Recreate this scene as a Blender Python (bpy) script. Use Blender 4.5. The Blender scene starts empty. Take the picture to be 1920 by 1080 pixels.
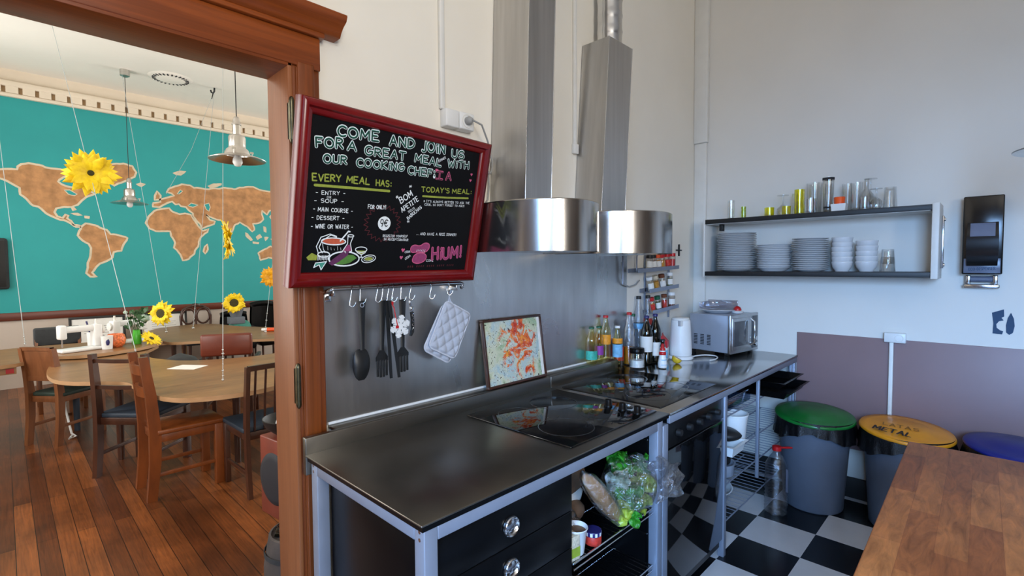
import bpy, bmesh, math, random
from mathutils import Vector, Matrix, Euler, noise
PI = math.pi
R = math.radians
S = bpy.context.scene
COL = S.collection

# ------------------------------------------------------------------ camera, world, light, exposure
def lin(c):
    c = c / 255.0
    return c / 12.92 if c <= 0.04045 else ((c + 0.055) / 1.055) ** 2.4

def rgb(r, g, b):
    return (lin(r), lin(g), lin(b), 1.0)

cd = bpy.data.cameras.new('camera')
cam = bpy.data.objects.new('camera', cd)
COL.objects.link(cam)
cd.sensor_width = 36.0
cd.lens = 36.0 * 934.3 / 1920.0
cd.clip_start = 0.05
yaw, pitch, roll = R(44.329), R(-2.503), R(-0.350)
fw = Vector((math.cos(yaw) * math.cos(pitch), math.sin(yaw) * math.cos(pitch), math.sin(pitch)))
rt = Vector((math.sin(yaw), -math.cos(yaw), 0))
upv = rt.cross(fw)
r2 = rt * math.cos(roll) + upv * math.sin(roll)
u2 = upv * math.cos(roll) - rt * math.sin(roll)
cam.matrix_world = Matrix(((r2.x, u2.x, -fw.x, 0), (r2.y, u2.y, -fw.y, 0), (r2.z, u2.z, -fw.z, 1.528), (0, 0, 0, 1)))
S.camera = cam

S.view_settings.view_transform = 'Standard'
S.view_settings.look = 'None'
S.view_settings.gamma = 1.0
S.view_settings.use_curve_mapping = False
S.view_settings.exposure = 0.0

world = bpy.data.worlds.new('world')
S.world = world
world.use_nodes = True
bg = world.node_tree.nodes['Background']
bg.inputs[0].default_value = (0.62, 0.78, 1.0, 1)
bg.inputs[1].default_value = 1.0

def area(name, loc, direction, sx, sy, power, color):
    l = bpy.data.lights.new(name, 'AREA')
    l.shape = 'RECTANGLE'
    l.size, l.size_y, l.energy, l.color = sx, sy, power, color
    o = bpy.data.objects.new(name, l)
    COL.objects.link(o)
    o.location = loc
    o.rotation_euler = Vector(direction).to_track_quat('-Z', 'Y').to_euler()
    return o

# daylight outside each window opening; the right dining pair is added fill
la = area('daylight_kitchen_a', (-0.9, -3.46, 2.6), (0, 1, 0.30), 1.2, 2.3, 142, (1.0, 0.955, 0.88))
la.data.spread = R(130)
lb = area('daylight_kitchen_b', (-2.40, -1.3, 2.0), (1, 0.22, -0.62), 1.7, 1.9, 160, (0.30, 0.56, 1.0))
lb.data.spread = R(78)
for k, yy in enumerate((3.2, 5.3, 7.4)):
    area('area_light_dining_%s' % 'abc'[k], (-1.62, yy, 2.3), (1, 0, 0.12), 1.1, 2.6, 85, (1.0, 0.97, 0.91))
for k, yy in enumerate((3.6, 6.6)):
    area('area_light_dining_%s' % 'de'[k], (6.82, yy, 2.3), (-1, 0, 0.6), 1.1, 2.6, 140, (0.97, 0.98, 0.97))  # added pair with no known source, evens out the dining ceiling

# ------------------------------------------------------------------ materials
def newmat(name):
    m = bpy.data.materials.new(name)
    m.use_nodes = True
    nt = m.node_tree
    return m, nt, nt.nodes['Principled BSDF']

def coords(nt, scale=(1, 1, 1), rot=(0, 0, 0), loc=(0, 0, 0)):
    tc = nt.nodes.new('ShaderNodeTexCoord')
    mp = nt.nodes.new('ShaderNodeMapping')
    mp.inputs['Scale'].default_value = scale
    mp.inputs['Rotation'].default_value = rot
    mp.inputs['Location'].default_value = loc
    nt.links.new(tc.outputs['Object'], mp.inputs['Vector'])
    return mp.outputs['Vector']

def nz(nt, vec, scale, detail=4, rough=0.55, dist=0.0):
    n = nt.nodes.new('ShaderNodeTexNoise')
    n.inputs['Scale'].default_value = scale
    n.inputs['Detail'].default_value = detail
    n.inputs['Roughness'].default_value = rough
    n.inputs['Distortion'].default_value = dist
    nt.links.new(vec, n.inputs['Vector'])
    return n.outputs['Fac']

def ramp(nt, fac, stops):
    r = nt.nodes.new('ShaderNodeValToRGB')
    e = r.color_ramp.elements
    while len(e) < len(stops):
        e.new(0.5)
    for i, (p, c) in enumerate(stops):
        e[i].position = p
        e[i].color = c
    nt.links.new(fac, r.inputs['Fac'])
    return r.outputs['Color']

def mixc(nt, fac, a, b, mode='MIX'):
    m = nt.nodes.new('ShaderNodeMix')
    m.data_type = 'RGBA'
    m.blend_type = mode
    for sock, v in ((m.inputs[0], fac), (m.inputs[6], a), (m.inputs[7], b)):
        if isinstance(v, (int, float)):
            sock.default_value = v
        elif isinstance(v, tuple):
            sock.default_value = v
        else:
            nt.links.new(v, sock)
    return m.outputs[2]

def bump(nt, b, h, strength=0.2, dist=0.01):
    n = nt.nodes.new('ShaderNodeBump')
    n.inputs['Strength'].default_value = strength
    n.inputs['Distance'].default_value = dist
    nt.links.new(h, n.inputs['Height'])
    nt.links.new(n.outputs['Normal'], b.inputs['Normal'])

def plain(name, col, rough=0.5, metal=0.0, var=0.08, scale=12.0, bmp=0.0, spec=0.5, coat=0.0):
    m, nt, b = newmat(name)
    v = coords(nt)
    f = nz(nt, v, scale)
    d = tuple(c * (1 - var) for c in col[:3]) + (1,)
    l = tuple(min(1, c * (1 + var)) for c in col[:3]) + (1,)
    nt.links.new(ramp(nt, f, [(0.3, d), (0.7, l)]), b.inputs['Base Color'])
    b.inputs['Roughness'].default_value = rough
    b.inputs['Metallic'].default_value = metal
    b.inputs['Specular IOR Level'].default_value = spec
    b.inputs['Coat Weight'].default_value = coat
    if bmp:
        bump(nt, b, nz(nt, v, scale * 6), bmp, 0.004)
    return m

def wood(name, dark, light, grain=(40, 40, 2.0), rough=0.4, coat=0.0):
    m, nt, b = newmat(name)
    v = coords(nt, grain)
    f = nz(nt, v, 1.0, 6, 0.6, 0.6)
    g = nz(nt, coords(nt, tuple(x * 0.12 for x in grain)), 1.0, 3)
    c1 = ramp(nt, f, [(0.25, dark), (0.75, light)])
    c2 = ramp(nt, g, [(0.3, dark), (0.75, light)])
    nt.links.new(mixc(nt, 0.4, c1, c2), b.inputs['Base Color'])
    b.inputs['Roughness'].default_value = rough
    b.inputs['Coat Weight'].default_value = coat
    b.inputs['Coat Roughness'].default_value = 0.15
    bump(nt, b, f, 0.12, 0.002)
    return m

def steel(name, col, rough, streak=(3, 3, 60), amt=0.12, aniso=0.0, smear=0.0):
    m, nt, b = newmat(name)
    v = coords(nt, streak)
    f = nz(nt, v, 1.0, 5, 0.6)
    big = nz(nt, coords(nt, (2.2, 2.2, 0.7)), 1.6, 4, 0.6, 0.8)
    d = tuple(c * (1 - amt) for c in col[:3]) + (1,)
    l = tuple(min(1, c * (1 + amt)) for c in col[:3]) + (1,)
    c = ramp(nt, f, [(0.3, d), (0.7, l)])
    nt.links.new(c, b.inputs['Base Color'])
    b.inputs['Metallic'].default_value = 1.0
    mr = nt.nodes.new('ShaderNodeMapRange')
    nt.links.new(big, mr.inputs['Value'])
    mr.inputs['From Min'].default_value = 0.3
    mr.inputs['From Max'].default_value = 0.7
    mr.inputs['To Min'].default_value = max(0.03, rough - smear)
    mr.inputs['To Max'].default_value = rough + smear
    nt.links.new(mr.outputs[0], b.inputs['Roughness'])
    if aniso:
        b.inputs['Anisotropic'].default_value = aniso
        tg = nt.nodes.new('ShaderNodeTangent')
        tg.direction_type = 'RADIAL'
        tg.axis = 'Z'
        nt.links.new(tg.outputs[0], b.inputs['Tangent'])
    return m

def glass(name, tint=(0.96, 0.98, 0.98, 1), refl=0.9, bmp=0.0, base=0.04):
    m, nt, b = newmat(name)
    nt.nodes.remove(b)
    out = nt.nodes['Material Output']
    tr = nt.nodes.new('ShaderNodeBsdfTransparent')
    tr.inputs[0].default_value = tint
    gl = nt.nodes.new('ShaderNodeBsdfGlossy')
    gl.inputs['Roughness'].default_value = 0.06
    lw = nt.nodes.new('ShaderNodeLayerWeight')
    lw.inputs['Blend'].default_value = 0.35
    mr = nt.nodes.new('ShaderNodeMapRange')
    nt.links.new(lw.outputs['Facing'], mr.inputs['Value'])
    mr.inputs['To Min'].default_value = base
    mr.inputs['To Max'].default_value = refl
    mx = nt.nodes.new('ShaderNodeMixShader')
    nt.links.new(mr.outputs[0], mx.inputs[0])
    nt.links.new(tr.outputs[0], mx.inputs[1])
    nt.links.new(gl.outputs[0], mx.inputs[2])
    nt.links.new(mx.outputs[0], out.inputs['Surface'])
    if bmp:
        n = nt.nodes.new('ShaderNodeBump')
        n.inputs['Strength'].default_value = bmp
        n.inputs['Distance'].default_value = 0.02
        nt.links.new(nz(nt, coords(nt), 28, 5, 0.6, 1.0), n.inputs['Height'])
        nt.links.new(n.outputs['Normal'], gl.inputs['Normal'])
    return m

def brickmat(name, c1, c2, gap, w, h, rot, rough, grain, mortar=0.006, coat=0.0, tone=None):
    m, nt, b = newmat(name)
    v = coords(nt, (1, 1, 1), rot)
    br = nt.nodes.new('ShaderNodeTexBrick')
    br.offset = 0.37
    br.inputs['Color1'].default_value = c1
    br.inputs['Color2'].default_value = c2
    br.inputs['Mortar'].default_value = gap
    br.inputs['Scale'].default_value = 1.0
    br.inputs['Mortar Size'].default_value = mortar
    br.inputs['Brick Width'].default_value = w
    br.inputs['Row Height'].default_value = h
    nt.links.new(v, br.inputs['Vector'])
    g = nz(nt, coords(nt, grain), 1.0, 7, 0.65, 1.2)
    gc = ramp(nt, g, [(0.25, (0.45, 0.42, 0.40, 1)), (0.5, (0.9, 0.9, 0.9, 1)), (0.75, (1.35, 1.3, 1.2, 1))])
    c = mixc(nt, 1.0, br.outputs['Color'], gc, 'MULTIPLY')
    if tone:
        t = nz(nt, coords(nt), 2.2, 4, 0.6, 0.6)
        c = mixc(nt, 1.0, c, ramp(nt, t, [(0.3, tone[0]), (0.7, tone[1])]), 'MULTIPLY')
    nt.links.new(c, b.inputs['Base Color'])
    b.inputs['Roughness'].default_value = rough
    b.inputs['Specular IOR Level'].default_value = 0.3
    b.inputs['Coat Weight'].default_value = coat
    b.inputs['Coat Roughness'].default_value = 0.2
    bump(nt, b, g, 0.12, 0.002)
    return m

M = {}
M['plaster'] = plain('plaster', rgb(230, 224, 212), 0.75, var=0.035, scale=1.6, bmp=0.05)
M['plaster_right'] = plain('plaster_right', rgb(224, 220, 212), 0.7, var=0.03, scale=1.6, bmp=0.05)
M['umber'] = plain('umber_fill_cut', rgb(120, 104, 92), 0.8, var=0.05, scale=2)  # unseen kitchen walls, darkened to cut fill and dim the steel reflections
M['ceiling'] = plain('ceiling_paint', rgb(238, 232, 222), 0.85, var=0.03, scale=1.2)
M['cream'] = plain('cream_paint', rgb(222, 208, 188), 0.8, var=0.04, scale=2)
M['dining_low'] = plain('lower_wall_paint', rgb(194, 180, 168), 0.8, var=0.04, scale=2)
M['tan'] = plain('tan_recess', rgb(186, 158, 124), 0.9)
M['teal'] = plain('teal_paint', rgb(34, 150, 150), 0.6, var=0.05, scale=1.5)
M['land'] = plain('brown_map_paint', rgb(176, 128, 84), 0.8, var=0.30, scale=9)
M['coast'] = plain('pale_coast_paint', rgb(206, 192, 166), 0.8, var=0.1)
M['purple'] = plain('purple_panel', rgb(136, 110, 110), 0.45, var=0.05, scale=3)
M['white'] = plain('white_plastic', rgb(226, 226, 224), 0.35, var=0.02)
M['offwhite'] = plain('offwhite_paint', rgb(222, 220, 214), 0.5, var=0.03)
M['black'] = plain('black_lacquer', rgb(8, 8, 9), 0.28, var=0.1, spec=0.18)
M['blackmat'] = plain('black_matt', rgb(22, 22, 23), 0.5, var=0.15)
M['blackglass'] = plain('black_glass', rgb(10, 10, 11), 0.05, var=0.05, spec=0.6)
M['ring'] = plain('cooking_zone_print', rgb(40, 40, 42), 0.15)
M['steel_top'] = steel('steel_worktop', (0.23, 0.215, 0.19, 1), 0.33, (5, 5, 5), 0.05, smear=0.05)
M['steel_far'] = steel('steel_worktop_polished', (0.40, 0.39, 0.38, 1), 0.14, (5, 5, 5), 0.05, smear=0.03)
M['steel_sheet'] = steel('steel_splash', (0.60, 0.58, 0.555, 1), 0.33, (12, 5, 2.0), 0.10, smear=0.09)
M['steel_hood'] = steel('steel_hood', (0.52, 0.49, 0.46, 1), 0.17, (26, 26, 0.6), 0.14, aniso=0.7, smear=0.03)
M['steel_duct'] = steel('steel_duct', (0.52, 0.51, 0.50, 1), 0.38, (24, 24, 0.8), 0.12, smear=0.05)
M['alu'] = plain('aluminium_frame', (0.27, 0.30, 0.37, 1), 0.42, metal=0.4, var=0.04)
M['chrome'] = steel('chrome', (0.58, 0.58, 0.59, 1), 0.16, (8, 8, 8), 0.05)
M['silverlamp'] = steel('brushed_lamp_metal', (0.58, 0.56, 0.53, 1), 0.28, (8, 8, 60), 0.06)
M['flex'] = steel('flexible_duct_foil', (0.72, 0.72, 0.72, 1), 0.22, (10, 10, 10), 0.1)
M['brass'] = steel('old_brass', (0.13, 0.115, 0.07, 1), 0.35, (30, 30, 30), 0.3)
M['door_wood'] = wood('door_casing_wood', rgb(84, 38, 12), rgb(142, 72, 26), (80, 80, 2.5), 0.38, 0.05)
M['head_wood'] = wood('door_header_wood', rgb(96, 42, 13), rgb(156, 78, 28), (2.5, 80, 80), 0.38, 0.05)
M['jamb_wood'] = wood('jamb_wood', rgb(116, 66, 36), rgb(158, 98, 60), (70, 70, 2.0), 0.4)
M['rail_wood'] = wood('dado_wood', rgb(74, 30, 18), rgb(112, 50, 28), (1.5, 30, 30), 0.35)
M['red_wood'] = wood('red_lacquer_frame', rgb(88, 6, 8), rgb(130, 14, 14), (6, 30, 6), 0.25, 0.15)
M['orange_wood'] = wood('orange_chair_wood', rgb(88, 42, 14), rgb(136, 70, 27), (18, 18, 4), 0.35, 0.3)
M['dark_wood'] = wood('dark_chair_wood', rgb(44, 22, 14), rgb(78, 42, 26), (18, 18, 4), 0.35, 0.2)
M['brown_wood'] = wood('brown_chair_wood', rgb(92, 52, 28), rgb(140, 86, 50), (18, 18, 4), 0.4, 0.1)
M['table_wood'] = wood('pale_table_wood', rgb(96, 60, 32), rgb(168, 122, 74), (6, 42, 20), 0.38, 0.1)
M['edge_wood'] = wood('table_edge', rgb(150, 112, 76), rgb(190, 150, 110), (6, 6, 20), 0.5)
M['speaker_wood'] = plain('reddish_speaker_veneer', rgb(120, 52, 36), 0.4, var=0.12)
M['floor_wood'] = brickmat('plank_floor', rgb(140, 82, 42), rgb(88, 46, 22), rgb(34, 19, 11), 1.9, 0.085, (0, 0, R(90)), 0.34, (70, 3.0, 10), 0.0018, 0.1, ((0.55, 0.52, 0.50, 1), (1.2, 1.15, 1.1, 1)))
M['butcher'] = brickmat('butcher_block', rgb(178, 116, 66), rgb(144, 84, 46), rgb(140, 82, 46), 0.34, 0.056, (0, 0, 0), 0.52, (8, 40, 10), 0.0006, 0.0, ((0.75, 0.68, 0.62, 1), (1.15, 1.12, 1.08, 1)))
M['green_lid'] = plain('green_lid_plastic', rgb(22, 108, 42), 0.3, var=0.1)
M['yellow_lid'] = plain('yellow_lid_plastic', rgb(228, 148, 26), 0.35, var=0.06)
M['blue_lid'] = plain('blue_lid_plastic', rgb(18, 30, 116), 0.35)
M['bin_grey'] = plain('grey_bin_plastic', rgb(94, 102, 116), 0.45, var=0.05)
M['binbag'] = plain('black_bin_bag', rgb(14, 14, 16), 0.22, var=0.2, scale=30, bmp=0.9)
M['ink'] = plain('black_ink', rgb(22, 18, 14), 0.6)
M['ink_faint'] = plain('worn_ink', rgb(150, 100, 30), 0.6)
M['glass'] = glass('clear_glass', (0.97, 0.98, 0.98, 1), 0.75, base=0.05)
M['yglass'] = glass('yellow_glass', (0.97, 0.93, 0.12, 1), 0.5)
M['gglass'] = glass('greenish_glass', (0.80, 0.86, 0.40, 1), 0.6)
M['jug_plastic'] = glass('clear_bottle_plastic', (0.86, 0.90, 0.95, 1), 0.7, 0.3, base=0.10)
M['oil'] = glass('pale_oil', (0.95, 0.92, 0.62, 1), 0.5, base=0.05)
M['juice'] = plain('orange_drink', rgb(214, 130, 20), 0.2)
M['wine_glass'] = plain('dark_bottle_glass', rgb(16, 15, 9), 0.06, var=0.1, spec=0.7)
M['bag'] = glass('clear_food_bag', (0.88, 0.90, 0.93, 1), 0.75, 1.0, base=0.2)
M['crystal'] = glass('crystal_bead', (0.80, 0.82, 0.84, 1), 0.9, base=0.35)
M['string'] = plain('pale_string', rgb(168, 176, 178), 0.5)
M['cord'] = plain('black_cord', rgb(26, 26, 28), 0.5)
M['greycord'] = plain('grey_cable', rgb(150, 150, 148), 0.5)
M['petal'] = plain('yellow_petal', rgb(248, 206, 16), 0.55, var=0.2, scale=20)
M['petal_o'] = plain('orange_yellow_petal', rgb(244, 168, 14), 0.55, var=0.25, scale=20)
M['seed'] = plain('dark_flower_centre', rgb(62, 58, 26), 0.9, var=0.4, scale=80)
M['sepal'] = plain('pale_green_sepal', rgb(140, 160, 108), 0.7, var=0.2)
M['leaf'] = plain('green_leaf', rgb(44, 82, 40), 0.5, var=0.35, scale=20)
M['leaf_pale'] = plain('pale_leaf', rgb(150, 170, 150), 0.6, var=0.2)
M['lettuce'] = plain('bright_leaf', rgb(52, 140, 34), 0.4, var=0.4, scale=16)
M['lettuce_y'] = plain('yellow_green_leaf', rgb(150, 168, 52), 0.4, var=0.3, scale=16)
M['bread'] = plain('bread_crust', rgb(176, 128, 70), 0.7, var=0.25, scale=14, bmp=0.3)
M['darkbread'] = plain('dark_bread_crust', rgb(112, 84, 62), 0.8, var=0.25, scale=14, bmp=0.3)
M['green'] = plain('green_glaze', rgb(72, 176, 52), 0.3)
M['red'] = plain('red_plastic', rgb(186, 22, 26), 0.35)
M['darkgreen'] = plain('dark_green_cap', rgb(18, 84, 56), 0.4)
M['navy'] = plain('navy', rgb(36, 34, 92), 0.4)
M['purple_lbl'] = plain('purple_paper', rgb(140, 56, 150), 0.5)
M['blue_lbl'] = plain('pale_blue_paper', rgb(120, 178, 214), 0.5, var=0.2, scale=50)
M['teal_lbl'] = plain('teal_paper', rgb(60, 170, 150), 0.5, var=0.3, scale=50)
M['orange_lbl'] = plain('orange_paper', rgb(232, 150, 40), 0.5, var=0.3, scale=50)
M['red_lbl'] = plain('red_paper', rgb(190, 48, 34), 0.5, var=0.4, scale=60)
M['paper'] = plain('white_paper', rgb(228, 226, 220), 0.7, var=0.04)
M['spice_y'] = plain('yellow_spice', rgb(196, 138, 50), 0.8, var=0.3, scale=90)
M['spice_b'] = plain('brown_spice', rgb(104, 56, 30), 0.8, var=0.3, scale=90)
M['spice_g'] = plain('green_herbs', rgb(86, 98, 48), 0.8, var=0.3, scale=90)
M['spice_w'] = plain('pale_spice', rgb(200, 186, 160), 0.8, var=0.3, scale=90)
M['salt'] = plain('white_grains', rgb(236, 236, 234), 0.9, var=0.04, scale=120)
M['lemon'] = plain('lemon_peel', rgb(214, 178, 44), 0.45, var=0.1, scale=60)
M['mw'] = plain('silver_grey_casing', rgb(168, 174, 186), 0.35, metal=0.35, var=0.03)
M['mw_front'] = steel('microwave_steel', (0.48, 0.48, 0.49, 1), 0.3, (20, 20, 1), 0.08)
M['mw_glass'] = plain('microwave_window', rgb(72, 74, 78), 0.12)
M['dark_slot'] = plain('vent_slots', rgb(26, 28, 34), 0.7)
M['ceramic'] = plain('white_porcelain', rgb(206, 208, 210), 0.18, var=0.02)
M['blue_seat'] = plain('dark_blue_seat', rgb(34, 46, 60), 0.6, var=0.15)
M['green_seat'] = plain('dark_green_seat', rgb(38, 52, 44), 0.6, var=0.15)
M['dark_cloth'] = plain('dark_grey_cloth', rgb(46, 48, 50), 0.8, var=0.2)
M['leather'] = plain('brown_leather', rgb(104, 46, 30), 0.3, var=0.1)
M['tealcloth'] = plain('teal_cushion', rgb(60, 126, 112), 0.8, var=0.1)
M['grey_pot'] = plain('grey_pot', rgb(98, 104, 112), 0.7)
M['pattern'] = plain('orange_blue_pattern', rgb(214, 110, 60), 0.4, var=0.5, scale=60)
M['speaker_cone'] = plain('speaker_cone', rgb(28, 29, 36), 0.7)
M['barrel'] = plain('weathered_grey_wood', rgb(72, 64, 60), 0.8, var=0.3, scale=8, bmp=0.3)
M['utensil'] = plain('black_nylon', rgb(26, 27, 28), 0.42, var=0.1)
M['orange'] = plain('orange_plastic', rgb(232, 84, 24), 0.4)
M['disp'] = plain('dispenser_black', rgb(18, 18, 19), 0.18)
M['disp_grey'] = plain('smoked_grey_plate', rgb(100, 108, 128), 0.25)
M['navyink'] = plain('dark_blue_paint', rgb(22, 58, 92), 0.6)
M['cloth'] = plain('grey_quilted_cotton', rgb(176, 180, 190), 0.9, var=0.06, scale=160, bmp=0.2)
M['clothedge'] = plain('grey_binding', rgb(196, 198, 206), 0.9, var=0.05, scale=160)
M['frosted'] = glass('frosted_plastic', (0.80, 0.80, 0.86, 1), 0.5, base=0.25)
M['container'] = glass('blueish_box_plastic', (0.55, 0.66, 0.82, 1), 0.5, base=0.15)
M['board'] = plain('blackboard', rgb(13, 13, 15), 0.6, var=0.15, scale=4, spec=0.15)
for n_, c_ in dict(chalk_white=(232, 236, 236), chalk_green=(28, 120, 96), chalk_olive=(150, 160, 62), chalk_pink=(206, 92, 130), chalk_red=(84, 26, 32), chalk_dark=(26, 28, 30), chalk_orange=(200, 92, 62), chalk_purple=(96, 44, 84), chalk_magenta=(150, 60, 104), chalk_leaf=(84, 132, 56), chalk_teal=(70, 150, 130)).items():
    M[n_] = plain(n_, rgb(*c_), 0.9, var=0.12, scale=120)

def checker():
    m, nt, b = newmat('checker_tiles')
    v = coords(nt, (1 / 0.3105,) * 3, (0, 0, 0), (-3.166 / 0.3105, -1.013 / 0.3105, 0.5))
    ck = nt.nodes.new('ShaderNodeTexChecker')
    ck.inputs['Scale'].default_value = 1.0
    ck.inputs['Color1'].default_value = rgb(14, 15, 17)
    ck.inputs['Color2'].default_value = rgb(210, 210, 212)
    nt.links.new(v, ck.inputs['Vector'])
    d = nz(nt, coords(nt), 3.0, 5, 0.6)
    nt.links.new(mixc(nt, 1.0, ck.outputs['Color'], ramp(nt, d, [(0.3, (0.86, 0.86, 0.86, 1)), (0.7, (1, 1, 1, 1))]), 'MULTIPLY'), b.inputs['Base Color'])
    b.inputs['Roughness'].default_value = 0.25
    return m
M['tiles'] = checker()

def abstract_paint():
    m, nt, b = newmat('abstract_paint')
    v = coords(nt)
    f = nz(nt, v, 9, 5, 0.6, 0.8)
    c = ramp(nt, f, [(0.25, rgb(104, 150, 160)), (0.40, rgb(176, 196, 196)), (0.55, rgb(206, 206, 176)), (0.66, rgb(156, 178, 138)), (0.78, rgb(186, 204, 212))])
    # warm burst in the middle
    gr = nt.nodes.new('ShaderNodeTexGradient')
    gr.gradient_type = 'SPHERICAL'
    nt.links.new(coords(nt, (5.4, 5.4, 4.2), (0, 0, 0), (-0.15, 0, -0.70)), gr.inputs['Vector'])
    h = ramp(nt, nz(nt, v, 13, 6, 0.7, 1.2), [(0.42, (0, 0, 0, 1)), (0.62, (1, 1, 1, 1))])
    mu = nt.nodes.new('ShaderNodeMath')
    mu.operation = 'MULTIPLY'
    nt.links.new(gr.outputs['Fac'], mu.inputs[0])
    nt.links.new(h, mu.inputs[1])
    fac = ramp(nt, mu.outputs[0], [(0.16, (0, 0, 0, 1)), (0.30, (1, 1, 1, 1))])
    warm = ramp(nt, nz(nt, v, 26, 3), [(0.35, rgb(196, 48, 20)), (0.55, rgb(232, 108, 30)), (0.7, rgb(240, 180, 60))])
    c = mixc(nt, fac, c, warm)
    sp = nz(nt, v, 42, 3, 0.5, 2.5)
    c = mixc(nt, ramp(nt, sp, [(0.62, (0, 0, 0, 1)), (0.66, (1, 1, 1, 1))]), c, rgb(52, 44, 40))
    sw = nz(nt, coords(nt, (1, 1, 1), (0, 0, 0), (3, 1, 2)), 46, 3, 0.5, 2.5)
    c = mixc(nt, ramp(nt, sw, [(0.64, (0, 0, 0, 1)), (0.68, (1, 1, 1, 1))]), c, rgb(222, 222, 210))
    nt.links.new(c, b.inputs['Base Color'])
    b.inputs['Roughness'].default_value = 0.25
    return m
M['abstract'] = abstract_paint()

# ------------------------------------------------------------------ mesh builder
class MB:
    def __init__(self):
        self.bm = bmesh.new()
    def _place(self, verts, X):
        if X is not None:
            bmesh.ops.transform(self.bm, matrix=X, verts=verts)
    def box(self, x0, y0, z0, x1, y1, z1, bev=0.0, X=None, seg=2):
        r = bmesh.ops.create_cube(self.bm, size=1.0)
        vs = r['verts']
        for v in vs:
            v.co = Vector(((x0 + x1) / 2 + v.co.x * (x1 - x0), (y0 + y1) / 2 + v.co.y * (y1 - y0), (z0 + z1) / 2 + v.co.z * (z1 - z0)))
        if bev > 0:
            es = list({e for v in vs for e in v.link_edges})
            rr = bmesh.ops.bevel(self.bm, geom=es, offset=bev, segments=seg, affect='EDGES', profile=0.5, clamp_overlap=True)
            vs = list({v for f in rr['faces'] for v in f.verts} | {v for v in vs if v.is_valid})
            if seg >= 3:
                for f in {f for v in vs for f in v.link_faces}:
                    f.smooth = True
        self._place(vs, X)
        return self
    def lathe(self, prof, c=(0, 0, 0), seg=24, X=None, closed=False):
        n0 = []
        rings = []
        for (r, z) in prof:
            if r < 1e-6:
                v = [self.bm.verts.new((c[0], c[1], c[2] + z))]
            else:
                v = [self.bm.verts.new((c[0] + r * math.cos(2 * PI * k / seg), c[1] + r * math.sin(2 * PI * k / seg), c[2] + z)) for k in range(seg)]
            rings.append(v)
            n0 += v
        for a, b in zip(rings, rings[1:] + ([rings[0]] if closed else [])):
            for k in range(seg):
                k2 = (k + 1) % seg
                if len(a) == 1 and len(b) == 1:
                    continue
                if len(a) == 1:
                    self.bm.faces.new((a[0], b[k2], b[k])).smooth = True
                elif len(b) == 1:
                    self.bm.faces.new((a[k], a[k2], b[0])).smooth = True
                else:
                    self.bm.faces.new((a[k], a[k2], b[k2], b[k])).smooth = True
        self._place(n0, X)
        return self
    def cyl(self, p0, p1, r0, r1=None, seg=16):
        return self.tube([p0, p1], [r0, r0 if r1 is None else r1], seg)
    def tube(self, pts, r, seg=8, closed=False):
        pts = [Vector(p) for p in pts]
        n = len(pts)
        rs = r if isinstance(r, (list, tuple)) else [r] * n
        rings = []
        prev = None
        for i, p in enumerate(pts):
            if closed:
                t = pts[(i + 1) % n] - pts[i - 1]
            else:
                t = pts[min(i + 1, n - 1)] - pts[max(i - 1, 0)]
            t.normalize()
            if prev is None:
                a = Vector((0, 0, 1)) if abs(t.z) < 0.9 else Vector((1, 0, 0))
                u = t.cross(a).normalized()
            else:
                u = prev - t * prev.dot(t)
                u = u.normalized() if u.length > 1e-6 else t.orthogonal().normalized()
            prev = u
            w = t.cross(u)
            rings.append([self.bm.verts.new(p + (u * math.cos(2 * PI * k / seg) + w * math.sin(2 * PI * k / seg)) * rs[i]) for k in range(seg)])
        pairs = list(zip(rings, rings[1:])) + ([(rings[-1], rings[0])] if closed else [])
        for a, b in pairs:
            for k in range(seg):
                k2 = (k + 1) % seg
                self.bm.faces.new((a[k], a[k2], b[k2], b[k])).smooth = True
        if not closed:
            self.bm.faces.new(rings[0][::-1])
            self.bm.faces.new(rings[-1])
        return self
    def prism(self, poly, z0, z1, X=None):
        """poly in the local xy plane extruded z0..z1, then placed by X"""
        a = [self.bm.verts.new((p[0], p[1], z0)) for p in poly]
        b = [self.bm.verts.new((p[0], p[1], z1)) for p in poly]
        n = len(poly)
        f1 = self.bm.faces.new(a[::-1])
        f2 = self.bm.faces.new(b)
        for k in range(n):
            self.bm.faces.new((a[k], a[(k + 1) % n], b[(k + 1) % n], b[k]))
        self._place(a + b, X)
        return self
    def quad(self, *pts):
        self.bm.faces.new([self.bm.verts.new(p) for p in pts])
        return self
    def blob(self, c, r, amp=0.15, freq=2.0, sub=3, seed=0, X=None):
        rr = bmesh.ops.create_icosphere(self.bm, subdivisions=sub, radius=1.0)
        for v in rr['verts']:
            d = noise.noise(v.co * freq + Vector((seed * 3.1, seed * 1.7, seed))) * amp
            v.co = Vector((v.co.x * r[0], v.co.y * r[1], v.co.z * r[2])) * (1 + d)
        for f in {f for v in rr['verts'] for f in v.link_faces}:
            f.smooth = True
        if X is not None:
            bmesh.ops.transform(self.bm, matrix=X, verts=rr['verts'])
        bmesh.ops.translate(self.bm, vec=Vector(c), verts=rr['verts'])
        return self
    def sheet(self, P, nu, nv):
        """grid of P(u, v), u and v in 0..1"""
        g = [[self.bm.verts.new(P(i / nu, j / nv)) for j in range(nv + 1)] for i in range(nu + 1)]
        for i in range(nu):
            for j in range(nv):
                self.bm.faces.new((g[i][j], g[i + 1][j], g[i + 1][j + 1], g[i][j + 1])).smooth = True
        return self
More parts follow.
